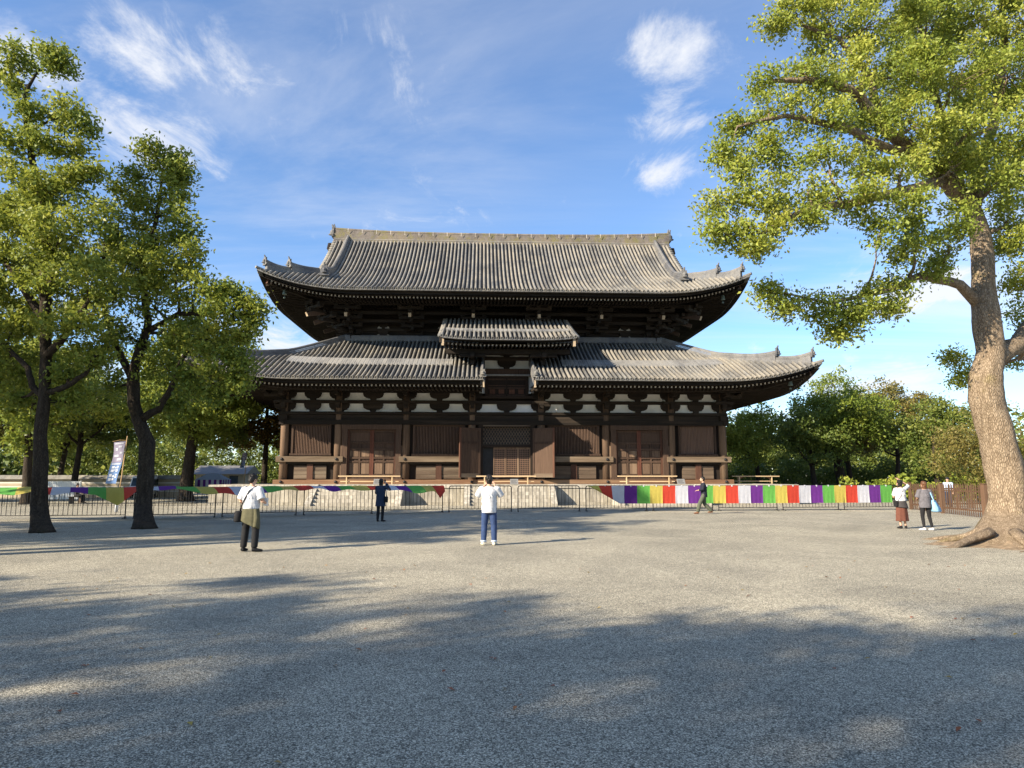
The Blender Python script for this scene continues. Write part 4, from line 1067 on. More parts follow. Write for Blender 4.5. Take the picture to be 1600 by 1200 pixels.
cl = C([(35,85,32,21.6),(75,90,30,21.4),(105,105,22,21.4),(20,120,26,21.8),(60,165,34,21.6),(100,180,32,21.4),(125,195,20,21.4),(20,215,34,21.8),(75,225,34,21.6),(115,232,24,21.6),
 (20,285,42,22),(70,295,46,21.8),(115,290,34,21.4),(145,275,18,21.4),(30,355,52,22),(95,355,50,21.2),(145,345,32,21),(20,425,50,22.4),(80,430,52,21.4),(135,425,42,20.8),
 (30,495,46,22.8),(95,500,44,21.6),(150,490,34,21),(15,560,40,23.4),(115,570,36,22.4),(160,550,28,22),(25,620,30,23.8),(120,625,22,22.6),(-60,330,70,23),(-70,450,70,23),(-60,560,60,24),(-50,200,50,22.5),
 (60,400,48,25),(110,460,46,25.5),(40,310,46,25),(10,490,50,26)])
nl['l1'] = make_tree('broadleaf_tree', 'tall tree with shade-darkened trunk and lopped top, growing before the banner pole', T, cl, .16, 140, 'leaf_zelkova', 'bark_shaded', lm, 8, None, .42, .95, 0, 20)
T = [(ground(225, 826), .30), (at(226, 785, 24.2), .265), (at(228, 735, 24.2), .27), (at(230, 690, 24.2), .25), (at(217, 658, 24.2), .23), (at(209, 632, 24.2), .20), (at(208, 585, 24.2), .18), (at(221, 535, 24.2), .16)]
lm = [[(at(222, 655, 24.2), .15), (at(248, 640, 24), .12), (at(268, 605, 23.8), .10), (at(285, 560, 23.6), .08), (at(330, 510, 23.2), .04)],
      [(at(222, 545, 24.2), .15), (at(232, 500, 24), .13), (at(222, 440, 23.8), .1), (at(245, 340, 23.6), .07), (at(255, 260, 23.5), .03)],
      [(at(212, 600, 24.2), .15), (at(180, 540, 24.4), .12), (at(160, 470, 24.2), .08), (at(165, 370, 24), .05)],
      [(at(225, 520, 24.2), .12), (at(280, 490, 23.4), .09), (at(345, 490, 22.8), .05), (at(380, 480, 22.6), .03)]]
cl = C([(238,240,22,23.5),(270,245,22,23.5),(285,268,14,23.5),(225,275,24,23.6),(262,285,26,23.5),(195,300,30,23.8),(235,320,36,23.6),(275,318,26,23.4),(165,335,28,24),(195,360,36,23.8),
 (250,372,42,23.2),(292,360,24,23),(160,400,38,24),(215,415,42,23.4),(275,420,36,23),(305,400,20,22.8),(170,465,38,24),(235,470,42,23),(300,455,32,22.8),(335,455,26,22.6),(372,460,24,22.6),(392,480,16,22.6),
 (355,495,32,22.6),(385,505,20,22.6),(270,520,36,23),(325,530,34,22.8),(370,535,26,22.6),(200,525,34,23.8),(345,570,28,22.6),(300,585,32,23),(378,568,18,22.6),(330,615,22,22.8),(255,570,30,24),(160,545,28,24.6),(370,600,14,22.6),
 (180,600,22,25),(270,630,18,24.6),(230,440,44,26.4),(290,500,44,26.4),(190,400,40,26.5),(340,540,34,26)])
nl['l2'] = make_tree('broadleaf_tree', 'forking tree with shade-darkened trunk whose crown covers the end of the lower roof', T, cl, .16, 140, 'leaf_zelkova', 'bark_shaded', lm, 9, None, .42, .95, 0, 20)
# --- trees that stand round about
def simple_tree(name, label, x, y, h, cr, th, leafmat='leaf_far', leaf=.28, per=46, seed=1, group=None, tr=.22, lean=(0,0), nclump=15, bark='bark_shaded', twig_r=.62, dens=.8, flat=.75):
    random.seed(seed*31+1)
    top = Vector((x+lean[0], y+lean[1], h-cr*.7)); b = Vector((x, y, 0))
    T = [(b, tr*1.25), (b.lerp(top, .18)+Vector((random.uniform(-.1,.1), 0, 0)), tr), (b.lerp(top, .5)+Vector((random.uniform(-.25,.25), random.uniform(-.25,.25), 0)), tr*.8), (top, tr*.4)]
    cc = Vector((x+lean[0], y+lean[1], (th+h)/2)); rz_ = (h-th)/2; cl = []
    for k in range(nclump):
        d = Vector((random.gauss(0,1), random.gauss(0,1), random.gauss(0,.8))).normalized()*random.uniform(.35, .82)
        if k == 0: d = Vector((0,0,.7))
        r = cr*random.uniform(.30, .46)
        cl.append((cc+Vector((d.x*cr, d.y*cr, d.z*rz_)), (r, r, r*flat)))
    return make_tree(name, label, T, cl, leaf, per, leafmat, bark, (), seed, group, twig_r, dens, 0, 9, True)
G1 = 'trees beyond the iron railings'
bg = [('dark leafy tree beyond the railings, behind the hanging banner', -31, 44, 11, 5.0, 3.0, 'leaf_zelkova'), ('bushy green tree beyond the railings, above the white hoarding', -40, 50, 12, 5.5, 3.2, 'leaf_yellow'),
 ('dark thick trunked tree beyond the railings, beside the striped tent', -23.6, 50, 12.5, 5.0, 4.2, 'leaf_zelkova'), ('tree with some yellow leaves growing close to the end wall of the hall', -22.0, 61, 12.5, 5.0, 3.4, 'leaf_autumn'),
 ('broad green tree behind the striped festival tent', -29, 62, 13, 5.5, 3.6, 'leaf_far'), ('dark tree standing before the plastered boundary wall', -42, 64, 13, 6, 3.0, 'leaf_zelkova'),
 ('leaning tree with a pale trunk beside the striped tent', -26.3, 55, 9.5, 4.0, 4.0, 'leaf_far'), ('green tree overhanging the wall behind the small van', -35.5, 56, 12, 5, 3.6, 'leaf_far'),
 ('tall dark tree between the railings and the boundary wall', -49, 46, 13, 6.0, 2.6, 'leaf_zelkova')]
for i, (lb, x, y, h, cr, th, lm_) in enumerate(bg):
    nl['bg%d' % i] = simple_tree('garden_tree', lb, x, y, h, cr, th, lm_, .30, 75, 40+i, G1, .26 if i != 2 else .42, (1.2, 0) if i == 6 else (0, 0), 17, 'bark_pale' if i == 6 else 'bark_shaded')
G2 = 'trees beside the hall, beyond the curtain'
bg = [('light green tree growing right against the corner of the hall', 22.5, 63, 8.6, 4.2, 1.8, 'leaf_camphor'), ('largest dark round crowned tree behind the corner bench', 28.6, 60, 10.9, 5.2, 2.4, 'leaf_zelkova'),
 ('yellowing tree rising behind the round dark tree', 37.0, 66, 11.0, 5.4, 2.4, 'leaf_yellow'), ('dark thin trunked tree with its crown near the hall bench', 25.5, 58, 8.0, 3.6, 2.2, 'leaf_far'),
 ('dark green tree behind the woman shading her eyes', 34.0, 55, 8.2, 4.0, 2.0, 'leaf_far'), ('pale sparse yellow tree behind the uniformed guard', 31.0, 44, 6.6, 4.0, 1.3, 'leaf_yellow'),
 ('bright green bushy tree behind the corner post of the picket fence', 34.8, 42, 7.0, 4.0, .9, 'leaf_camphor'), ('green tree half hidden by the leaning camphor trunk', 42.0, 46, 11.5, 5.4, 1.6, 'leaf_camphor'), ('tree with orange tints beyond the camphor trunk', 46.0, 52, 11.5, 5.5, 1.5, 'leaf_autumn'),
 ('slim dark tree between the hall and the round dark tree', 31.5, 64, 8.6, 3.8, 2.5, 'leaf_yellow')]
for i, (lb, x, y, h, cr, th, lm_) in enumerate(bg):
    nl['br%d' % i] = simple_tree('garden_tree', lb, x, y, h, cr, th, lm_, .26 if i not in (5, 6) else .19, 62 if i not in (5,) else 55, 60+i, G2, .24 if i != 1 else .42, (0, 0), 17, 'bark_shaded' if i != 5 else 'bark_pale')
# far belt of woodland that closes the view: it reads as one mass
fp, ft = [], []
g_ = np.random.default_rng(5)
for k in range(330):
    a = g_.uniform(-1.15, 1.15); rr = g_.uniform(95, 125); x = math.sin(a)*rr*1.0; y = math.cos(a)*rr*.75+22
    if abs(x) < 13: continue
    z = g_.uniform(0.5, 8.0); n = 170
    fp.append(g_.normal(size=(n, 3))*np.array([2.2, 2.2, 1.6])+np.array([x, y, z])); ft.append(np.full(n, g_.uniform(0, 1)))
fp = np.concatenate(fp); fp[:, 2] = np.abs(fp[:, 2])
w = leaves_mesh('woodland', fp, np.concatenate(ft), .75, 'leaf_far', None, seed=3, aspect=.7); w['kind'] = 'stuff'
w['label'] = 'distant belt of green woodland behind the grounds'; w['category'] = 'woodland'
# --- trees behind the visitors' backs: they throw the shade over the gravel
G3 = 'trees whose shade falls across the gravel'
for i, (x, y, h, cr, th, nc, dn) in enumerate(((-27, -8.5, 16.5, 4.8, 8.0, 9, .9), (-20, -10.5, 17, 4.8, 8.5, 6, .9), (-15, -7.5, 15.5, 4.6, 7.5, 5, .9), (-10.5, -6.5, 16, 4.8, 7.5, 6, .9), (-24.5, -4.0, 13, 3.8, 7.0, 7, .8), (-16, -14, 17, 4.6, 8.5, 5, .9), (-7.5, -10.5, 15.5, 4.2, 7.5, 5, .9),
        (-28, 8.5, 14.5, 3.6, 7.5, 11, .9), (-22, 9.8, 14.5, 3.2, 7.5, 10, .9), (-17.5, 11.5, 14.5, 2.8, 8.0, 9, .9), (-26, 13, 14, 3.6, 7.0, 11, .9), (-20, 14, 14, 3.0, 7.5, 10, .9), (-29, 16, 15, 4.2, 7.0, 13, .9), (-22.5, 15.0, 12, 3.6, 6.5, 12, .9), (-33, 12, 15, 4.5, 7.0, 12, .9), (-28.5, 20.5, 13, 4.0, 6.5, 12, .9), (-31, -4, 14, 4.2, 7, 8, .9))):
    nl['s%d' % i] = simple_tree('shade_tree', 'tall shade tree across the gravel court, on the side opposite the hall', x, y, h, cr, th, 'leaf_zelkova', .26, 70, 90+i, G3, .3, (0, 0), nc, 'bark_shaded', .6, dn)
print('leaves', sum(nl.values()), nl)
# ---------------------------------------------------------------- barriers, curtains, fences
M['black_steel'] = plain('black_painted_steel', (.012,.012,.014), .45, .3, 8.)
# line of the barriers across the forecourt
LINE = [Vector(p) for p in ((-22.6, 28.0, 0), (-18.4, 28.4, 0), (-13.8, 29.2, 0), (-8.9, 32.0, 0), (-3.2, 34.2, 0), (0.2, 34.7, 0), (6.6, 35.2, 0), (13.3, 35.8, 0), (20.9, 36.9, 0))]
seglen = [(LINE[i+1]-LINE[i]).length for i in range(len(LINE)-1)]; TOTAL = sum(seglen)
def along(d):
    d = max(-2, min(TOTAL+2, d)); i = 0
    while i < len(seglen)-1 and d > seglen[i]: d -= seglen[i]; i += 1
    return LINE[i]+(LINE[i+1]-LINE[i])*(d/seglen[i])
def s_at_u(u):
    lo, hi = 0, TOTAL
    for _ in range(40):
        m_ = (lo+hi)/2; p = along(m_)
        if 800+1065*p.x/(p.y*1.0139) < u: lo = m_
        else: hi = m_
    return (lo+hi)/2
BH = 1.28; BL = 3.12
proto = empty('barrier')
fr = MB(); c_ = .10
path = [(0,0,0), (0,0,BH-c_), (.03,0,BH-.03), (c_,0,BH), (BL-c_,0,BH), (BL-.03,0,BH-.03), (BL,0,BH-c_), (BL,0,0)]
fr.tube(path, .025, 7); fr.build('frame', M['black_steel'], proto)
q = MB(); q.tube([(.02,0,.16), (BL-.02,0,.16)], .017, 6); q.build('bottom_rail', M['black_steel'], proto)
for xx in (.02, BL-.02):
    q = MB(); q.tube([(xx,-.24,.02), (xx,0,.05), (xx,.24,.02)], .018, 6); q.build('foot', M['black_steel'], proto)
bar = MB(); bar.tube([(0,0,.16), (0,0,BH)], .012, 5); bm_ = None
for k in range(1, 17):
    if bm_ is None: o = bar.build('bar', M['black_steel'], proto); bm_ = o.data
    else: o = link('bar', bm_, proto)
    o.location = (k*BL/17, 0, 0)
nb = int(TOTAL/(BL+.14))
for k in range(nb):
    a = along(k*TOTAL/nb); b = along(k*TOTAL/nb+BL)
    o = proto if k == 0 else copy_tree(proto)
    o.location = a; o.rotation_euler = (0, 0, math.atan2(b.y-a.y, b.x-a.x))
    u = 800+1065*(a.x+b.x)/2/(a.y*1.0139)
    tag(o, 'black steel barrier section under the cloth blown over its rail' if u < 680 else ('bare black steel barrier section before the middle stairs' if u < 900 else 'black steel barrier section behind the hanging coloured curtain'), 'barrier', 'black steel barriers across the forecourt')
def cloth_mat(name, c):
    m, nt, b = newmat(name); v = mapped(nt)
    n = noise(nt, v, 9, 5); nt.links.new(ramp(nt, n, [(.3, tuple(x*.86 for x in c)), (.7, c)]), b.inputs['Base Color'])
    b.inputs['Roughness'].default_value = .8; b.inputs['Specular IOR Level'].default_value = .2
    t = nt.nodes.new('ShaderNodeBsdfTranslucent'); t.inputs['Color'].default_value = c+(1,)
    mx = nt.nodes.new('ShaderNodeMixShader'); mx.inputs[0].default_value = .25
    nt.links.new(b.outputs[0], mx.inputs[1]); nt.links.new(t.outputs[0], mx.inputs[2]); nt.links.new(mx.outputs[0], nt.nodes['Material Output'].inputs[0]); return m
CL = {'yellow': (.58,.48,.11), 'red': (.58,.065,.04), 'white': (.58,.59,.65), 'purple': (.15,.035,.26), 'green': (.14,.42,.085)}
for k_, c_ in CL.items(): M['cloth_'+k_] = cloth_mat(k_+'_cloth', c_)
ORDER = ['yellow', 'red', 'white', 'purple', 'green']
PW = .665
def solid(mb, rows, th=.006):
    """thin cloth with two faces"""
    n = len(rows[0]); m_ = len(rows)
    mb.grid(rows)
    mb.grid([[p+Vector((0, th, 0)) for p in reversed(r_)] for r_ in rows])
# hanging stretch
cur = empty('curtain', along(s_at_u(912))); tag(cur, 'striped five coloured cloth curtain hanging flat along the barriers', 'curtain')
s0 = s_at_u(912); npan = int((s_at_u(1397)-s0)/PW)
for i in range(npan):
    mb = MB(); rows = []
    for j in range(8):
        f = j/7; r_ = []
        for k in range(9):
            t = i+k/8; d = s0+t*PW; p = along(d)
            Ln = .90*min(1, .10+t*.34) if t < 2.7 else .90
            sk = (1-min(1, t/2.7))*.55*f
            wv = .022*math.sin(t*2*math.pi*3+f*1.2)*f+.03*math.sin(t*1.7)*f
            r_.append(p+Vector((sk*.6-.02*math.sin(f*2), -.05-wv-.10*(1-min(1, t/2.7))*math.sin(f*3.1), BH+.005-f*Ln))-cur.location)
        rows.append(r_)
    solid(mb, rows); mb.build('cloth_panel', M['cloth_'+ORDER[i % 5]], cur, True)
    q = MB(); p = along(s0+(i+.5)*PW)-cur.location; q.box(p.x-.03, p.x+.03, p.y-.058, p.y+.03, BH-.05, BH+.028); q.build('tie_tape', M['cloth_white'], cur)
# wind-blown stretch
s1 = s_at_u(694); npan = int(s1/PW)
cur2 = empty('curtain', along(s1)); tag(cur2, 'striped five coloured cloth curtain blown out sideways over the barrier rails', 'curtain')
for i in range(npan):
    mb = MB(); rows = []
    for j in range(7):
        f = j/6; r_ = []
        for k in range(9):
            t = i+k/8; d = s1-t*PW; p = along(d); dr = along(d+.2)-along(d-.2); dr.normalize(); nr_ = Vector((dr.y, -dr.x, 0))
            w1 = .10*math.sin(t*.9+.6)+.05*math.sin(t*2.3+1)
            reach = .80*(1-.75*max(0, 1-t/1.6)); dn = .20+.08*math.sin(t*.55)+w1*.6
            if t < 1.4: dn += .28*(1-abs(t-.6)/.8)*max(0, 1-abs(t-.6)/.8)
            dip = .55*max(0, 1-abs(t-21.4)/1.2)
            r_.append(p+nr_*(.02+reach*f*(1-.3*dip))+dr*(.42*f*reach)+Vector((0, 0, BH+.01-(dn+dip)*f**1.5+.07*math.sin(f*3.1)+.035*math.sin(t*3.1+f*3)*f))-cur2.location)
        rows.append(r_)
    solid(mb, rows); mb.build('cloth_panel', M['cloth_'+ORDER[(1-i) % 5]], cur2, True)

# brown picket fence: runs towards the viewer and turns at a stout post
PKH = 1.36
pf = empty('picket_fence', (21.3, 37.0, 0)); tag(pf, 'brown wooden picket fence turning a corner at a stout post beside the camphor', 'fence')
def picket_run(a, b, n, pm):
    a = Vector(a); b = Vector(b); base = Vector(pf.location)
    for k in range(n):
        p = a.lerp(b, (k+.5)/n)-base
        if pm is None:
            q = MB(); q.box(-.02, .02, -.014, .014, .03, PKH-.03); q.add([(-.02,-.014,PKH-.03),(.02,-.014,PKH-.03),(.02,.014,PKH-.03),(-.02,.014,PKH-.03),(0,0,PKH+.03)], ((0,1,4),(1,2,4),(2,3,4),(3,0,4)))
            o = q.build('picket', M['wood_picket'], pf); pm = o.data
        else: o = link('picket', pm, pf)
        o.location = p; o.rotation_euler = (random.uniform(-.015,.015), random.uniform(-.015,.015), math.atan2(b.y-a.y, b.x-a.x))
    for z in (.28, 1.10):
        q = MB(); off = Vector((-(b-a).y, (b-a).x, 0)).normalized()*.035
        q.beam(a-base+off+Vector((0,0,z)), b-base+off+Vector((0,0,z)), .03, .07); q.build('fence_rail', M['wood_picket'], pf)
    return pm
pm = picket_run((21.35, 37.0, 0), (19.75, 29.0, 0), 40, None)
picket_run((19.9, 28.9, 0), (26.0, 28.4, 0), 46, pm)
picket_run((21.35, 37.0, 0), (40, 41, 0), 120, pm)
for (x, y) in ((19.8, 28.85), (26.1, 28.35), (21.4, 37.1), (20.6, 33.1)):
    q = MB(); p = Vector((x, y, 0))-Vector(pf.location); w_ = .13 if (x, y) == (19.8, 28.85) else .06
    q.box(p.x-w_, p.x+w_, p.y-w_, p.y+w_, 0, PKH+.06); q.box(p.x-w_-.02, p.x+w_+.02, p.y-w_-.02, p.y+w_+.02, PKH+.061, PKH+.09); q.build('fence_post', M['wood_picket'], pf)
# iron railing behind the barriers on the garden side
ir = empty('iron_railing', (-46, 39.5, 0)); tag(ir, 'low black iron railing of thin uprights before the garden trees', 'fence')
q = MB()
for z in (.15, 1.0): q.beam((0,0,z), (27,2.2,z), .03, .03)
q.build('rails', M['black_steel'], ir); pk = None
for k in range(170):
    if pk is None: b_ = MB(); b_.tube([(0,0,0), (0,0,1.12)], .012, 5); o = b_.build('upright', M['black_steel'], ir); pk = o.data
    else: o = link('upright', pk, ir)
    o.location = (k*27/170, k*2.2/170, 0)

# banner on a bamboo pole
M['bamboo'] = wood('bamboo_pole', (.30,.19,.09), (.52,.36,.19), 'z', .6)
M['banner_blue'] = cloth_mat('blue_banner_cloth', (.14,.24,.46)); M['banner_grey'] = cloth_mat('mauve_banner_cloth', (.30,.28,.38)); M['banner_white'] = cloth_mat('white_banner_cloth', (.66,.70,.78))
def banner(loc, h, label, k=1., turn=0.):
    b = empty('banner', loc, turn); tag(b, label, 'banner')
    q = MB(); q.tube([(-.12,0,0), (.02,0,h*.5), (.14,0,h)], [.03,.028,.02], 8); q.build('pole', M['bamboo'], b, True)
    q = MB(); q.tube([(-.13,0,.02), (-.09,0,.85*k)], .075, 8); q.build('pole_wrap', M['banner_white'], b, True)
    q = MB(); q.tube([(.13,0,h-.22), (-.2,-.02,h-.2), (-.56*k,-.03,h-.28)], .011, 6); q.build('cross_arm', M['bamboo'], b)
    z1, z0 = h-.26, h-2.35*k; W_ = .58*k
    def S(a, f):  # a across 0..1 (pole to free edge), f down 0..1
        sw = .32*f*f*k
        return Vector((.12-.10*f-.03-a*W_*(1-.08*f)-sw*.7, -.10*math.sin(a*4+f*3)*(.25+.5*f)-.04*math.sin(f*9+a*2), z1-(z1-z0)*f-.06*a*(1-f)))
    for (f0, f1, m_) in ((0, .5, 'banner_grey'), (.5, 1, 'banner_blue')):
        q = MB(); solid(q, [[S(k2/8, f0+(f1-f0)*j/10) for k2 in range(9)] for j in range(11)]); cl_ = q.build('cloth', M[m_], b, True)
        q = MB()
        for (a0, a1, g0, g1) in (((.12, .88, .06, .12), (.2, .5, .2, .28), (.55, .8, .3, .42), (.1, .35, .5, .58), (.45, .9, .62, .72), (.15, .6, .8, .9)) if f0 == 0 else ((.1, .92, .03, .1), (.2, .4, .16, .46), (.46, .54, .2, .4), (.6, .84, .16, .46), (.14, .36, .54, .74), (.44, .62, .6, .86), (.68, .9, .54, .9))):
            for n_ in range(2):
                gg0 = g0+(g1-g0)*n_*.55; gg1 = gg0+(g1-g0)*.38
                rows = [[S(a0+(a1-a0)*t/4, f0+(f1-f0)*(gg0+(gg1-gg0)*u_/2))+Vector((0,-.012,0)) for t in range(5)] for u_ in range(3)]
                q.grid(rows)
        q.build('lettering', M['banner_white'], cl_)
banner(ground(157, 803)+Vector((0, 1.5, 0)), 3.75, 'blue and mauve cloth banner on a leaning bamboo pole behind the barriers')
banner((-20.6, 53, 0), 3.9, 'narrow blue banner on a pole near the end wall of the hall', .62, 1.0)

# ---------------------------------------------------------------- far side of the garden
M['cream'] = plain('cream_plaster', (.36,.31,.23), .9, .15, 1.); M['white_sheet'] = plain('white_sheet_metal', (.62,.64,.64), .5, .08, 1.)
M['van_white'] = plain('white_car_paint', (.75,.76,.78), .25, .03); M['glass'] = plain('dark_car_glass', (.03,.05,.07), .08, .2); M['rubber'] = plain('black_rubber', (.02,.02,.02), .8, .2)
M['roof_grey'] = plain('grey_roof_sheet', (.16,.155,.15), .5, .15, 2.); M['tent_blue'] = cloth_mat('pale_blue_tent_cloth', (.36,.44,.58)); M['lamp_glass'] = plain('lamp_glass', (.8,.8,.75), .2, .05)
pw = empty('plaster_wall', (-44, 60, 0)); tag(pw, 'long low cream plaster wall with pale lines and a tiled coping', 'wall')
q = MB(); q.box(-25, 16, -.2, .2, 0, 1.55); q.build('wall_body', M['cream'], pw)
for z in (.5, .85, 1.2):
    q = MB(); q.box(-25, 16, -.215, -.202, z, z+.06); q.build('pale_line', M['plaster'], pw)
q = MB(); q.prism([(-.45, 1.55), (.45, 1.55), (0, 1.9)], -25, 16); q.v = [(y, x, z) for x, y, z in q.v]; q.build('coping', M['tile'], pw)
hd = empty('hoarding', (-34.6, 50.5, 0)); tag(hd, 'white corrugated sheet hoarding in front of the cream wall', 'hoarding')
for k in range(24):
    q = MB(); q.box(k*.125, k*.125+.085, -.03, .02, .12, 1.42); q.box(k*.125+.085, k*.125+.125, -.005, .018, .12, 1.42); q.build('sheet_rib', M['white_sheet'], hd)
for x in (0.05, 1.5, 2.95):
    q = MB(); q.box(x-.04, x+.04, .03, .1, 0, 1.45); q.build('post', M['white_sheet'], hd)
tn = empty('tent', (-26.9, 62, 0)); tag(tn, 'small festival tent with pale blue roof and purple striped skirt', 'tent')
q = MB(); q.add([(-1.2,-1,1.5),(1.2,-1,1.5),(1.2,1,1.5),(-1.2,1,1.5),(-.5,0,2.05),(.5,0,2.05)], ((0,1,5,4),(1,2,5),(2,3,4,5),(3,0,4))); q.build('roof', M['tent_blue'], tn)
for k in range(10):
    q = MB(); q.box(-1.2+k*.24, -1.2+k*.24+.238, -1.0, -.985, .35, 1.5); q.build('skirt_stripe', M['cloth_purple' if k % 2 else 'cloth_white'], tn)
for k in range(8):
    q = MB(); q.box(1.185, 1.2, -1+k*.25, -1+k*.25+.248, .35, 1.5); q.build('skirt_stripe', M['cloth_purple' if k % 2 else 'cloth_white'], tn)
for (x, y) in ((-1.15,-.95),(1.15,-.95),(1.15,.95),(-1.15,.95)):
    q = MB(); q.tube([(x,y,0),(x,y,1.5)], .025, 6); q.build('leg', M['white_sheet'], tn)
ho = empty('outbuilding', (-31.5, 76, 0)); tag(ho, 'small outbuilding with a grey pitched roof behind the striped tent', 'building')
q = MB(); q.box(-2.6, 2.6, -1.8, 1.8, 0, 2.1); q.build('wall', M['cream'], ho)
q = MB(); q.prism([(-2.2, 2.05), (2.2, 2.05), (0, 3.0)], -3, 3); q.v = [(y, x, z) for x, y, z in q.v]; q.build('roof', M['roof_grey'], ho)
for x in (-1.5, 0, 1.5):
    q = MB(); q.box(x-.45, x+.45, -1.83, -1.802, .8, 1.8); o = q.build('window', M['glass'], ho)
    q = MB(); q.box(x-.5, x+.5, -1.84, -1.8, .72, .8); q.box(x-.5, x+.5, -1.84, -1.8, 1.8, 1.87); q.build('window_frame', M['wood_dark'], o)
vn = empty('van', (-31.2, 58.5, 0), .15); tag(vn, 'small white van parked beside the plaster wall', 'van')
q = MB(); prof = [(-1.6,.28),(-1.62,.75),(-1.45,.95),(-1.1,1.72),(-.9,1.80),(1.55,1.80),(1.62,1.6),(1.62,.28)]
q.rings([[Vector((-.70, y, z)) for y, z in prof], [Vector((-.66, y, z+.0) if z < 1 else (-.60, y, z)) for y, z in prof], [Vector((.66, y, z) if z < 1 else (.60, y, z)) for y, z in prof], [Vector((.70, y, z)) for y, z in prof]][1:3]); q.build('body', M['van_white'], vn)
q = MB(); q.add([(-.56,-1.42,1.0),(.56,-1.42,1.0),(.52,-1.13,1.66),(-.52,-1.13,1.66)], ((0,1,2,3),)); q.v = [(x, y-.02, z) for x, y, z in q.v]; q.build('windscreen', M['glass'], vn)
for sx in (-1, 1):
    q = MB(); q.box(sx*.66-.01 if sx > 0 else -.67, .67 if sx > 0 else -.65, -.9, 1.3, 1.05, 1.55); q.build('side_window', M['glass'], vn)
    q = MB(); q.tube([(sx*.48,-1.60,.68), (sx*.48,-1.65,.68)], .10, 10); q.build('headlight', M['lamp_glass'], vn)
    for y in (-1.0, 1.0):
        q = MB(); q.tube([(sx*.55,y,.29), (sx*.69,y,.29)], .29, 14); w_ = q.build('wheel', M['rubber'], vn, False)
        q = MB(); q.tube([(sx*.691,y,.29), (sx*.70,y,.29)], .17, 12); q.build('rim', M['white_sheet'], w_)
q = MB(); q.box(-.62, .62, -1.68, -1.58, .3, .48); q.build('bumper', M['rubber'], vn)
q = MB(); q.box(-.17, .17, -1.70, -1.685, .34, .46); q.build('number_plate', M['plaster'], vn)
# low clipped hedges that close the gaps under the trees
def hedge(x0, x1, y, h, lm_, seed, label):
    g2 = np.random.default_rng(seed); n = int(abs(x1-x0)*h*150); e = empty('hedge', ((x0+x1)/2, y, 0)); tag(e, label, 'hedge')
    p = g2.uniform(0, 1, (n, 3)); L = abs(x1-x0)
    p[:, 0] = (p[:, 0]-.5)*L; p[:, 1] = (p[:, 1]-.5)*1.6; hh = h*(1+.22*np.sin(p[:, 0]*1.3+seed)+.12*np.sin(p[:, 0]*3.1)); p[:, 2] = hh*p[:, 2]**.7
    leaves_mesh('foliage', p, np.clip(.5+.4*np.sin(p[:, 0]*2.1+p[:, 2]*3), 0, 1), .31, lm_, e, seed=seed)
    q = MB()
    for k in range(int(L/1.0)): q.tube([(-L/2+k+.5, 0, 0), (-L/2+k+.5, 0, h*.6)], .03, 5)
    q.build('stems', M['bark_shaded'], e)
hedge(20.5, 46, 70, 3.0, 'leaf_far', 1, 'tall loose hedge under the trees beside the hall')
hedge(17, 70, 80, 5.0, 'leaf_far', 6, 'tallest loose hedge closing the view behind the trees')
hedge(24, 52, 50, 1.5, 'leaf_camphor', 2, 'bright low hedge behind the picket fence')
hedge(-78, -20, 82, 5.5, 'leaf_far', 3, 'tall loose hedge behind the cream plaster wall')
hedge(-60, -44, 48, 1.6, 'leaf_yellow', 4, 'yellow green shrubs beside the white hoarding')
# fallen leaves on the gravel
M['leaf_fallen'] = leaf_mat('fallen_leaf', (.22,.04,.02), (.30,.10,.04), (.42,.30,.05), .1)
g2 = np.random.default_rng(77); n = 150
p = np.stack([g2.uniform(-8, 9, n), 3.8+g2.uniform(0, 1, n)**1.5*11, np.full(n, .014)], 1)
fo = leaves_mesh('fallen_leaves', p, g2.uniform(0, 1.2, n), .065, 'leaf_fallen', None, up=3., seed=12, aspect=.6); fo['kind'] = 'stuff'; fo['label'] = 'scattered red and yellow fallen leaves on the gravel'; fo['category'] = 'leaves'
# ---------------------------------------------------------------- people
def cloth(name, c, rough=.85): return plain(name, c, rough, .18, 14.)
M['skin'] = plain('skin', (.50,.30,.21), .55, .08, 8.); M['hair_black'] = plain('black_hair', (.012,.010,.009), .45, .4, 30.); M['hair_brown'] = plain('brown_hair', (.10,.045,.022), .45, .4, 30.)
M['c_white'] = cloth('white_cotton', (.50,.51,.54)); M['c_jeans'] = cloth('blue_denim', (.028,.052,.13)); M['c_cuff'] = cloth('pale_denim', (.42,.50,.62)); M['c_cream'] = cloth('cream_canvas', (.62,.58,.48))
M['c_black'] = cloth('black_fabric', (.012,.012,.014)); M['c_olive'] = cloth('olive_fabric', (.085,.08,.045)); M['c_navy'] = cloth('navy_fabric', (.018,.03,.062)); M['c_ink'] = cloth('dark_ink_jacket', (.014,.016,.028))
M['c_grey'] = cloth('grey_fabric', (.115,.11,.125)); M['c_char'] = cloth('charcoal_fabric', (.055,.05,.052)); M['c_brown'] = cloth('brown_fabric', (.12,.045,.03)); M['c_sage'] = cloth('grey_green_fabric', (.075,.085,.06)); M['c_sky'] = cloth('pale_blue_fabric', (.27,.50,.72)); M['c_shirtblue'] = cloth('light_blue_shirt', (.42,.52,.70)); M['c_leather'] = cloth('brown_leather', (.16,.07,.035), .5)
M['phone'] = plain('black_phone', (.01,.01,.012), .2, .1); M['paper'] = plain('white_paper', (.8,.8,.78), .8, .03)
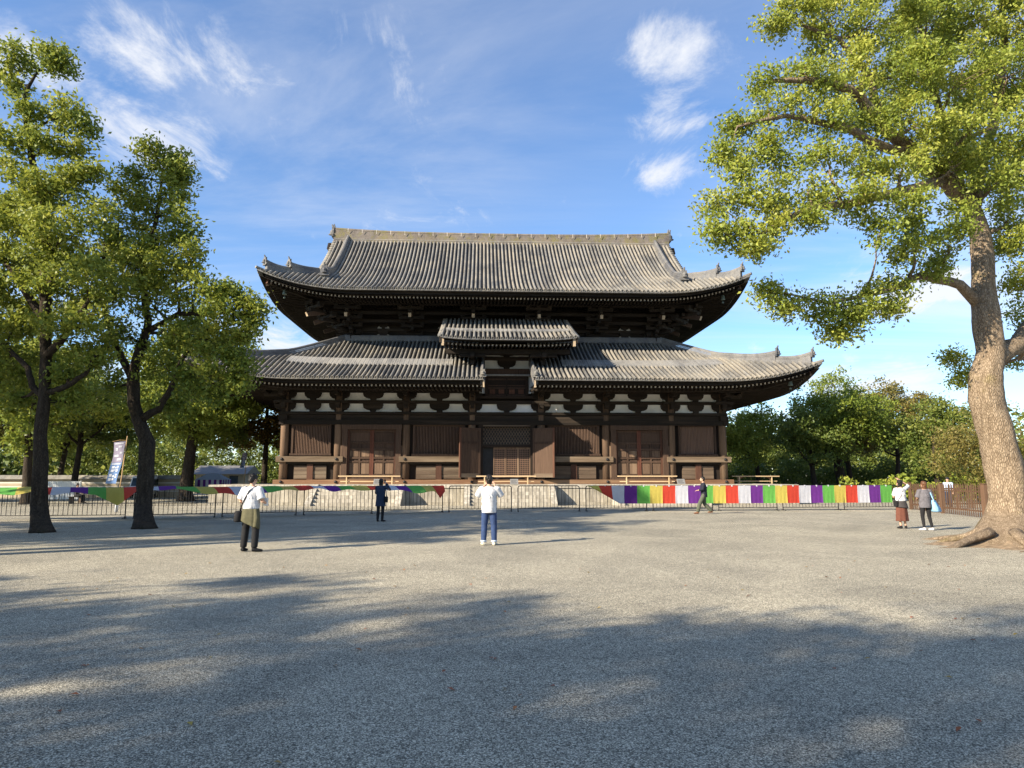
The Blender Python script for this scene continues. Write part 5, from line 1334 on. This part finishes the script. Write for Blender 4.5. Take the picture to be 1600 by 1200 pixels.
def fuse(mb, name, mat, parent, vox):
    """grow the overlapping shapes together into one continuous skin"""
    me = bpy.data.meshes.new(name); me.from_pydata(mb.v, [], mb.f); me.update()
    t = bpy.data.objects.new('tmp', me); col.objects.link(t)
    m = t.modifiers.new('r', 'REMESH'); m.mode = 'VOXEL'; m.voxel_size = vox; m.use_smooth_shade = True
    s = t.modifiers.new('s', 'SMOOTH'); s.iterations = 2; s.factor = .4
    dg = bpy.context.evaluated_depsgraph_get(); me2 = bpy.data.meshes.new_from_object(t.evaluated_get(dg))
    bpy.data.objects.remove(t); bpy.data.meshes.remove(me); me2.name = name
    me2.materials.clear(); me2.materials.append(M[mat]); return link(name, me2, parent)
def person(label, loc, rz, H=1.72, armL=None, armR=None, legL=None, legR=None, top=None, bottom=None, hair='hair_black', shoe='c_black', head=(0, 0), long_hair=0., female=False, coarse=1., extra=None, lean=0., cap=None):
    """facing +y before turning; arms = (elbow, wrist), legs = (knee, ankle, toe heading in degrees)"""
    r = empty('person', loc, rz); tag(r, label, 'person'); r.scale = (H/1.72,)*3
    V = Vector; ls = lean
    sh = .165 if female else .19
    S = {-1: V((-sh, ls*.45, 1.405)), 1: V((sh, ls*.45, 1.405))}; Hp = {-1: V((-.09, 0, .90)), 1: V((.09, 0, .90))}
    arms = {-1: armL or (V((-.25, -.03, 1.13)), V((-.25, .08, .87))), 1: armR or (V((.25, -.03, 1.13)), V((.25, .08, .87)))}
    legs = {-1: legL or (V((-.10, .02, .49)), V((-.105, -.02, .085)), 10), 1: legR or (V((.10, .02, .49)), V((.105, -.02, .085)), -10)}
    arms = {k: (V(a[0]), V(a[1])) for k, a in arms.items()}; legs = {k: (V(a[0]), V(a[1]), a[2]) for k, a in legs.items()}
    hc = V((0, .025+ls*.62, 1.615)); HM = Matrix.Rotation(R(head[0]), 3, 'Z') @ Matrix.Rotation(R(head[1]), 3, 'X')
    b = MB()
    tw = (.155, .10) if female else (.17, .105)
    b.loft([(0,0,.84,.13,.10),(0,0,.92,.158,.112),(0,ls*.1,1.04,.138,.10),(0,ls*.25,1.18,.148,.105),(0,ls*.4,1.32,tw[0],tw[1]),(0,ls*.47,1.42,sh*.86,.085),(0,ls*.5,1.47,.07,.06)], 14)
    b.tube([(0,ls*.47-.005,1.43), (0,ls*.55,1.50), hc-V((0,.01,.06))], [.06,.053,.055], 10)
    b.ball(hc, (.076,.096,.118), 14, 10, HM); b.ball(hc+HM @ V((0,.04,-.055)), (.056,.058,.062), 10, 7, HM)
    b.ball(hc+HM @ V((0,.105,-.012)), (.014,.020,.026), 7, 5, HM)
    for s in (-1, 1):
        b.ball(hc+HM @ V((s*.079,-.005,-.005)), (.012,.02,.032), 6, 5, HM)
        e, w = arms[s]
        b.tube([S[s]-V((s*.03,0,0)), S[s].lerp(e, .5), e], [.056,.046,.040], 10); b.tube([e, e.lerp(w, .35), w], [.041,.038,.027], 10)
        d = (w-e).normalized(); side = d.cross(V((0,0,1))); side = side.normalized() if side.length > .1 else V((1,0,0)); nrm = side.cross(d)
        palm = w+d*.05; b.tube([w, palm, w+d*.095], [(.027,.027),(.040,.020),(.038,.016)], 8)
        for q, (o_, l_) in enumerate(((-.030,.060),(-.010,.072),(.010,.068),(.029,.052))):
            f0 = w+d*.088+side*o_; b.tube([f0, f0+d*l_*.5-nrm*.008, f0+d*l_*.9-nrm*.028], [.0095,.009,.0075], 6)
        b.tube([w+d*.03-side*s*.03, w+d*.06-side*s*.055, w+d*.09-side*s*.062], [.012,.0105,.008], 6)
        k, a, hd_ = legs[s]
        b.tube([Hp[s], Hp[s].lerp(k, .5), k], [.085,.072,.053], 10); b.tube([k, k.lerp(a, .3), k.lerp(a, .75), a], [.052,.054,.038,.034], 10)
        td = V((-math.sin(R(hd_)), math.cos(R(hd_)), 0)); b.tube([a-td*.04-V((0,0,.03)), a+td*.04-V((0,0,.035)), a+td*.14-V((0,0,.055))], [.036,.038,.026], 8)
    fuse(b, 'body', 'skin', r, .0095*coarse)
    # hair
    h = MB(); h.ball(hc+HM @ V((0,-.022,.028)), (.092,.100,.108), 14, 10, HM); h.ball(hc+HM @ V((0,-.045,-.03)), (.080,.068,.085), 12, 8, HM); h.ball(hc+HM @ V((0,.035,.085)), (.070,.055,.036), 10, 6, HM)
    if long_hair: h.ball(hc+HM @ V((0,-.04,-.06-long_hair*.4)), (.092,.066,.07+long_hair*.5), 12, 8, HM)
    g3 = random.Random(int(H*1000)+int(loc[0]*10))
    for k in range(26):
        d = V((g3.gauss(0,1), g3.gauss(0,1)-.5, g3.gauss(0,1)+.4)).normalized(); p = V((0,-.022,.028))+V((d.x*.088, d.y*.095, d.z*.103))
        if p.y > .055 and p.z < .06: continue
        h.ball(hc+HM @ p, g3.uniform(.016,.028), 6, 5)
    fuse(h, 'hair', hair, r, .010*coarse)
    if cap:
        c_ = MB(); c_.ball(hc+V((0,-.01,.075)), (.10,.11,.07), 12, 8); c_.tube([hc+V((0,.06,.07)), hc+V((0,.16,.055))], [(.08,.015),(.06,.008)], 8); fuse(c_, 'cap', cap, r, .011)
    # top
    if top:
        mat, hem, sl, loose = top['mat'], top.get('hem', .86), top.get('sleeve', .6), top.get('loose', .02)
        t = MB(); z0 = hem; fl = top.get('flare', 0.)
        t.loft([(0,0,z0,.155+loose+fl,.118+loose+fl*.7),(0,0,z0+.06,.156+loose+fl*.8,.119+loose+fl*.5)]+[(0,ls*.1,1.04,.148+loose,.112+loose)]*(z0 < .95)+[(0,ls*.25,1.20,.155+loose,.115+loose),(0,ls*.4,1.33,tw[0]+.016+loose*.5,tw[1]+.018+loose*.3),(0,ls*.46,1.41,sh*.90,.10),(0,ls*.48,1.455,.10,.08)], 18)
        for s in (-1, 1):
            e, w = arms[s]; full = (e-S[s]).length; fo_ = (w-e).length; L = sl*(full+fo_)
            P = [S[s]-V((s*.05,0,-.005)), S[s]+V((s*.0,0,0))]; Q = [.066, .068+loose*.3]
            if L <= full: P.append(S[s].lerp(e, L/full)); Q.append(.062+loose*.7)
            else: P += [e, e.lerp(w, min(.97, (L-full)/fo_))]; Q += [.056+loose*.4, .044+loose*.4]
            t.tube(P, Q, 12)
        g3.seed(5)
        for k in range(12):   # folds
            a = g3.uniform(0, 6.28); z = g3.uniform(z0+.08, 1.3); t.tube([(math.cos(a)*(.150+loose), math.sin(a)*(.112+loose), z), (math.cos(a+.25)*(.160+loose), math.sin(a+.25)*(.12+loose), z-.09)], .014, 5)
        fuse(t, top.get('name', 'shirt'), mat, r, .013*coarse)
    if bottom:
        k_ = bottom['kind']; mat = bottom['mat']; w_ = bottom.get('wide', 0.)
        t = MB()
        if k_ == 'trousers':
            t.loft([(0,0,.80,.15+w_*.4,.115+w_*.3),(0,0,.90,.170,.126),(0,0,1.0,.152,.114)], 16)
            for s in (-1, 1):
                k, a, _ = legs[s]; en = bottom.get('end', .97)
                t.tube([Hp[s]+V((0,0,.03)), Hp[s].lerp(k, .5), k, k.lerp(a, .5), k.lerp(a, en)], [.096+w_*.3, .086+w_*.5, .070+w_*.7, .062+w_, .054+w_], 12)
        else:
            z0 = bottom.get('hem', .35); f = bottom.get('flare', .1); pl = []
            for (z, ex) in ((1.0, 0), (.9, .02), (.7, .02+f*.4), (.5, .02+f*.75), (z0+.02, .02+f), (z0, .02+f)):
                pl.append([V((math.cos(a)*(.155+ex)*(1+.06*math.sin(a*7)*(ex/(f+.02))), math.sin(a)*(.115+ex*.8)*(1+.06*math.sin(a*7)*(ex/(f+.02))), z)) for a in [2*math.pi*q/42 for q in range(42)]])
            t.rings(pl)
        fuse(t, bottom.get('name', k_), mat, r, .013*coarse)
        if bottom.get('cuff'):
            for s in (-1, 1):
                k, a, _ = legs[s]; q = MB(); q.tube([k.lerp(a, .90), k.lerp(a, 1.0)], [.062+w_, .062+w_], 14); q.build('cuff', M[bottom['cuff']], r, True)
    for s in (-1, 1):
        k, a, hd_ = legs[s]; td = V((-math.sin(R(hd_)), math.cos(R(hd_)), 0)); q = MB()
        q.tube([a-td*.055-V((0,0,.035)), a+td*.0-V((0,0,.030)), a+td*.08-V((0,0,.045)), a+td*.165-V((0,0,.055)), a+td*.185-V((0,0,.06))], [(.040,.040),(.046,.050),(.048,.038),(.042,.028),(.02,.014)], 10)
        q.tube([a, a+V((0,0,.03))], [.045,.044], 10); fuse(q, 'shoe', shoe, r, .010*coarse)
    if extra: extra(r)
    return r
V = Vector
# man photographing the hall, back to us
def ex_a(r):
    q = MB(); q.box(-.085, .085, .335, .345, 1.52, 1.60); q.build('phone', M['phone'], r)
person('man in white t-shirt and blue jeans photographing the hall with both arms raised', ground(764, 852), R(-2), 1.74, (V((-.31, .10, 1.20)), V((-.115, .27, 1.50))), (V((.31, .10, 1.20)), V((.115, .27, 1.50))), (V((-.12, .02, .49)), V((-.135, -.02, .085)), 18), (V((.12, .02, .49)), V((.13, -.02, .085)), -14),
       dict(mat='c_white', hem=.80, sleeve=.36, loose=.034, name='t_shirt'), dict(kind='trousers', mat='c_jeans', wide=.014, end=.93, cuff='c_cuff', name='jeans'), 'hair_black', 'c_cream', (0, 6), extra=ex_a)
# man with a crossbody bag, looking down at a paper
def ex_b(r):
    t = MB(); pl = []
    for (z, ex, dz) in ((1.0, .006, 0), (.93, .03, 0), (.80, .05, .03), (.66, .06, .07), (.60, .062, .10)):
        pl.append([V((math.cos(a)*(.165+ex)*(1+.05*math.sin(a*5+1)), -abs(math.sin(a))*(.125+ex)*(1+.05*math.sin(a*6)) if math.sin(a) < 0 else math.sin(a)*(.125+ex*.6), z-dz*math.cos(a-.3)*1.0)) for a in [2*math.pi*q/36 for q in range(36)]])
    t.rings(pl); t.tube([(.16,-.06,.95), (.21,-.08,.75), (.20,-.10,.55)], [.05,.06,.05], 8); fuse(t, 'tied_jacket', 'c_olive', r, .013)
    s = MB(); P = [V((.10, .02, 1.475)), V((.03, -.132, 1.38)), V((-.07, -.158, 1.18)), V((-.17, -.13, .98)), V((-.235, -.05, .90))]
    s.rings([[p+V((.022,0,.016)), p+V((-.022,0,-.016)), p+V((-.022,-.012,-.016)), p+V((.022,-.012,.016))] for p in P]); s.build('bag_strap', M['c_black'], r)
    g = MB(); g.loft([(-.26,-.05,.66,.09,.13),(-.26,-.05,.70,.105,.15),(-.26,-.05,.88,.10,.14),(-.26,-.05,.91,.07,.11)], 12); g.build('shoulder_bag', M['c_black'], r, True)
    p = MB(); p.box(.20, .33, .16, .163, 1.02, 1.20, None); p.build('paper', M['paper'], r)
person('man in white shirt with olive jacket tied at his waist and black shoulder bag', ground(389, 862), R(-14), 1.76, (V((-.28, -.02, 1.14)), V((-.24, .16, 1.02))), (V((.29, -.02, 1.14)), V((.25, .18, 1.08))), (V((-.13, .02, .49)), V((-.14, -.02, .085)), 8), (V((.13, .02, .49)), V((.15, -.03, .085)), -55),
       dict(mat='c_white', hem=.95, sleeve=.50, loose=.038), dict(kind='trousers', mat='c_black', wide=.018), 'hair_black', 'c_black', (-18, -22), extra=ex_b)
# woman in a long navy coat
def ex_c(r):
    g = MB(); g.loft([(.24,-.02,.78,.06,.13),(.24,-.02,.98,.07,.14),(.23,-.02,1.02,.05,.11)], 10); g.build('shoulder_bag', M['c_black'], r, True)
    s = MB(); s.tube([(.16,0,1.46), (.24,-.06,1.2), (.25,-.04,1.0)], .012, 5); s.build('bag_strap', M['c_black'], r)
    q = MB(); q.box(.02, .10, .30, .31, 1.56, 1.70); q.build('phone', M['phone'], r)
person('woman in long navy coat holding a phone up near the barriers', ground(594, 815), R(-8), 1.63, (V((-.22, .08, 1.16)), V((-.10, .25, 1.05))), (V((.33, .10, 1.30)), V((.12, .26, 1.56))), None, (V((.09, .02, .49)), V((.09, -.02, .085)), -25),
       dict(mat='c_navy', hem=.62, sleeve=.92, loose=.035, flare=.035, name='coat'), dict(kind='trousers', mat='c_black'), 'hair_black', 'c_black', (0, 4), .12, True, extra=ex_c)
# man walking past the curtain, seen from the side, facing left
def ex_d(r):
    hc = V((0, .025, 1.615)); q = MB(); q.ball(hc+V((0,.062,-.05)), (.058,.052,.05), 10, 7); q.build('face_mask', M['c_black'], r, True)
person('man in dark jacket and grey green trousers walking past the hanging curtain', ground(1101, 803), R(84), 1.72, (V((-.23, .08, 1.14)), V((-.20, .30, 1.10))), (V((.23, -.10, 1.15)), V((.20, -.02, .92))), (V((-.09, .22, .50)), V((-.09, .33, .09)), 0), (V((.09, -.02, .47)), V((.09, -.34, .13)), 0),
       dict(mat='c_ink', hem=.78, sleeve=.9, loose=.035, name='jacket'), dict(kind='trousers', mat='c_sage', wide=.03), 'hair_black', 'c_leather', (0, 0), lean=.04, extra=ex_d)
# woman shading her eyes
def ex_e(r):
    t = MB(); pl = []
    for (z, ex) in ((1.02, .01), (.97, .035), (.86, .06), (.76, .09), (.745, .09)):
        pl.append([V((math.cos(a)*(.155+ex)*(1+.03*math.sin(a*5)), math.sin(a)*(.12+ex*.7), z-.03*math.cos(a))) for a in [2*math.pi*q/36 for q in range(36)]])
    t.rings(pl); t.tube([(.14,.10,.98), (.20,.13,.82), (.24,.14,.70)], [.03,.04,.03], 7); fuse(t, 'tied_cardigan', 'c_char', r, .013)
    s = MB(); P = [V((.10, .02, 1.475)), V((.02, -.125, 1.36)), V((-.08, -.145, 1.16)), V((-.19, -.08, .98))]
    s.tube(P, .007, 5); s.build('bag_strap', M['c_black'], r)
    g = MB(); g.box(-.26, -.19, -.12, .06, .80, .98); g.build('shoulder_bag', M['c_black'], r)
person('woman in white blouse and long brown skirt raising a hand to her brow', ground(1411, 826), R(6), 1.60, (V((-.20, .10, 1.12)), V((-.12, .22, 1.20))), (V((.36, .06, 1.52)), V((.10, .16, 1.74))), (V((-.09, .02, .49)), V((-.085, -.02, .085)), 5), (V((.09, .02, .49)), V((.10, -.02, .085)), -40),
       dict(mat='c_white', hem=.98, sleeve=.52, loose=.034, name='blouse'), dict(kind='skirt', mat='c_brown', hem=.27, flare=.045), 'hair_black', 'c_black', (8, 12), .05, True, extra=ex_e)
# woman with the blue tote bag
def ex_f(r):
    t = MB(); t.rings([[V((.24+o_-w*.5, -.05, z)), V((.24+o_, -.05-.055*k_, z)), V((.24+o_+w*.5, -.05, z)), V((.24+o_, -.05+.055*k_, z))] for (z, w, o_, k_) in ((.66, .30, .10, .8), (.69, .36, .10, 1.2), (.80, .33, .075, 1.3), (.95, .26, .03, 1.), (1.07, .20, .0, .5))]); t.build('tote_bag', M['c_sky'], r, True)
    s = MB(); s.tube([(.20,.06,1.05), (.16,.02,1.30), (.14,0,1.455), (.17,-.09,1.30), (.24,-.12,1.05)], .018, 6); s.build('tote_handle', M['c_sky'], r)
person('woman in grey top and black slim trousers carrying a light blue tote bag', ground(1449, 829), R(-6), 1.56, (V((-.23, .04, 1.16)), V((-.16, .22, 1.10))), (V((.25, .0, 1.14)), V((.22, .18, 1.05))), (V((-.11, .03, .49)), V((-.10, -.02, .085)), 50), (V((.12, .03, .49)), V((.17, -.02, .085)), 30),
       dict(mat='c_grey', hem=.80, sleeve=.55, loose=.045, name='top'), dict(kind='trousers', mat='c_black', wide=-.008), 'hair_brown', 'c_white', (12, 0), .06, True, extra=ex_f)
# guard beyond the fence
person('guard in pale blue shirt and dark cap behind the picket fence', at(1481, 760, 40).xy.to_3d(), R(150), 1.68, None, None, None, None, dict(mat='c_shirtblue', hem=.92, sleeve=.5, loose=.03), dict(kind='trousers', mat='c_navy', wide=.01), 'hair_black', 'c_black', (0, 0), coarse=1.4, cap='c_ink')
# two small seated figures in the garden
def seat_for(p, rz, label):
    b = empty('bench', p, rz); tag(b, label, 'bench')
    q = MB(); q.box(-.6, .6, -.2, .2, .40, .45); q.build('seat', M['wood_board'], b)
    for s in (-1, 1):
        q = MB(); q.box(s*.5-.03, s*.5+.03, -.17, .17, 0, .398); q.build('leg', M['wood_board'], b)
def seated(label, p, rz, top, bottom, hair='hair_black'):
    r = person(label, p, rz, 1.66, (V((-.22, .10, 1.14)), V((-.14, .34, 1.08))), (V((.22, .10, 1.14)), V((.14, .34, 1.08))), (V((-.11, .44, .90)), V((-.11, .46, .48)), 5), (V((.11, .44, .90)), V((.11, .46, .48)), -5), top, bottom, hair, 'c_black', (0, -8), coarse=1.5)
    r.location.z = -.40*1.66/1.72+.02; return r
p = at(121, 760, 46).xy.to_3d(); seat_for(p, R(-90), 'plain low bench under the figure by the white hoarding')
seated('seated figure in dark clothes before the white hoarding', p, R(-90), dict(mat='c_char', hem=.86, sleeve=.9, loose=.03), dict(kind='trousers', mat='c_black', wide=.01))
p = at(1243, 752, 55).xy.to_3d(); seat_for(p, R(160), 'plain low bench under the trees beside the hall')
seated('seated figure in blue and white under the trees beside the hall', p, R(160), dict(mat='c_shirtblue', hem=.86, sleeve=.6, loose=.03), dict(kind='trousers', mat='c_navy', wide=.01))
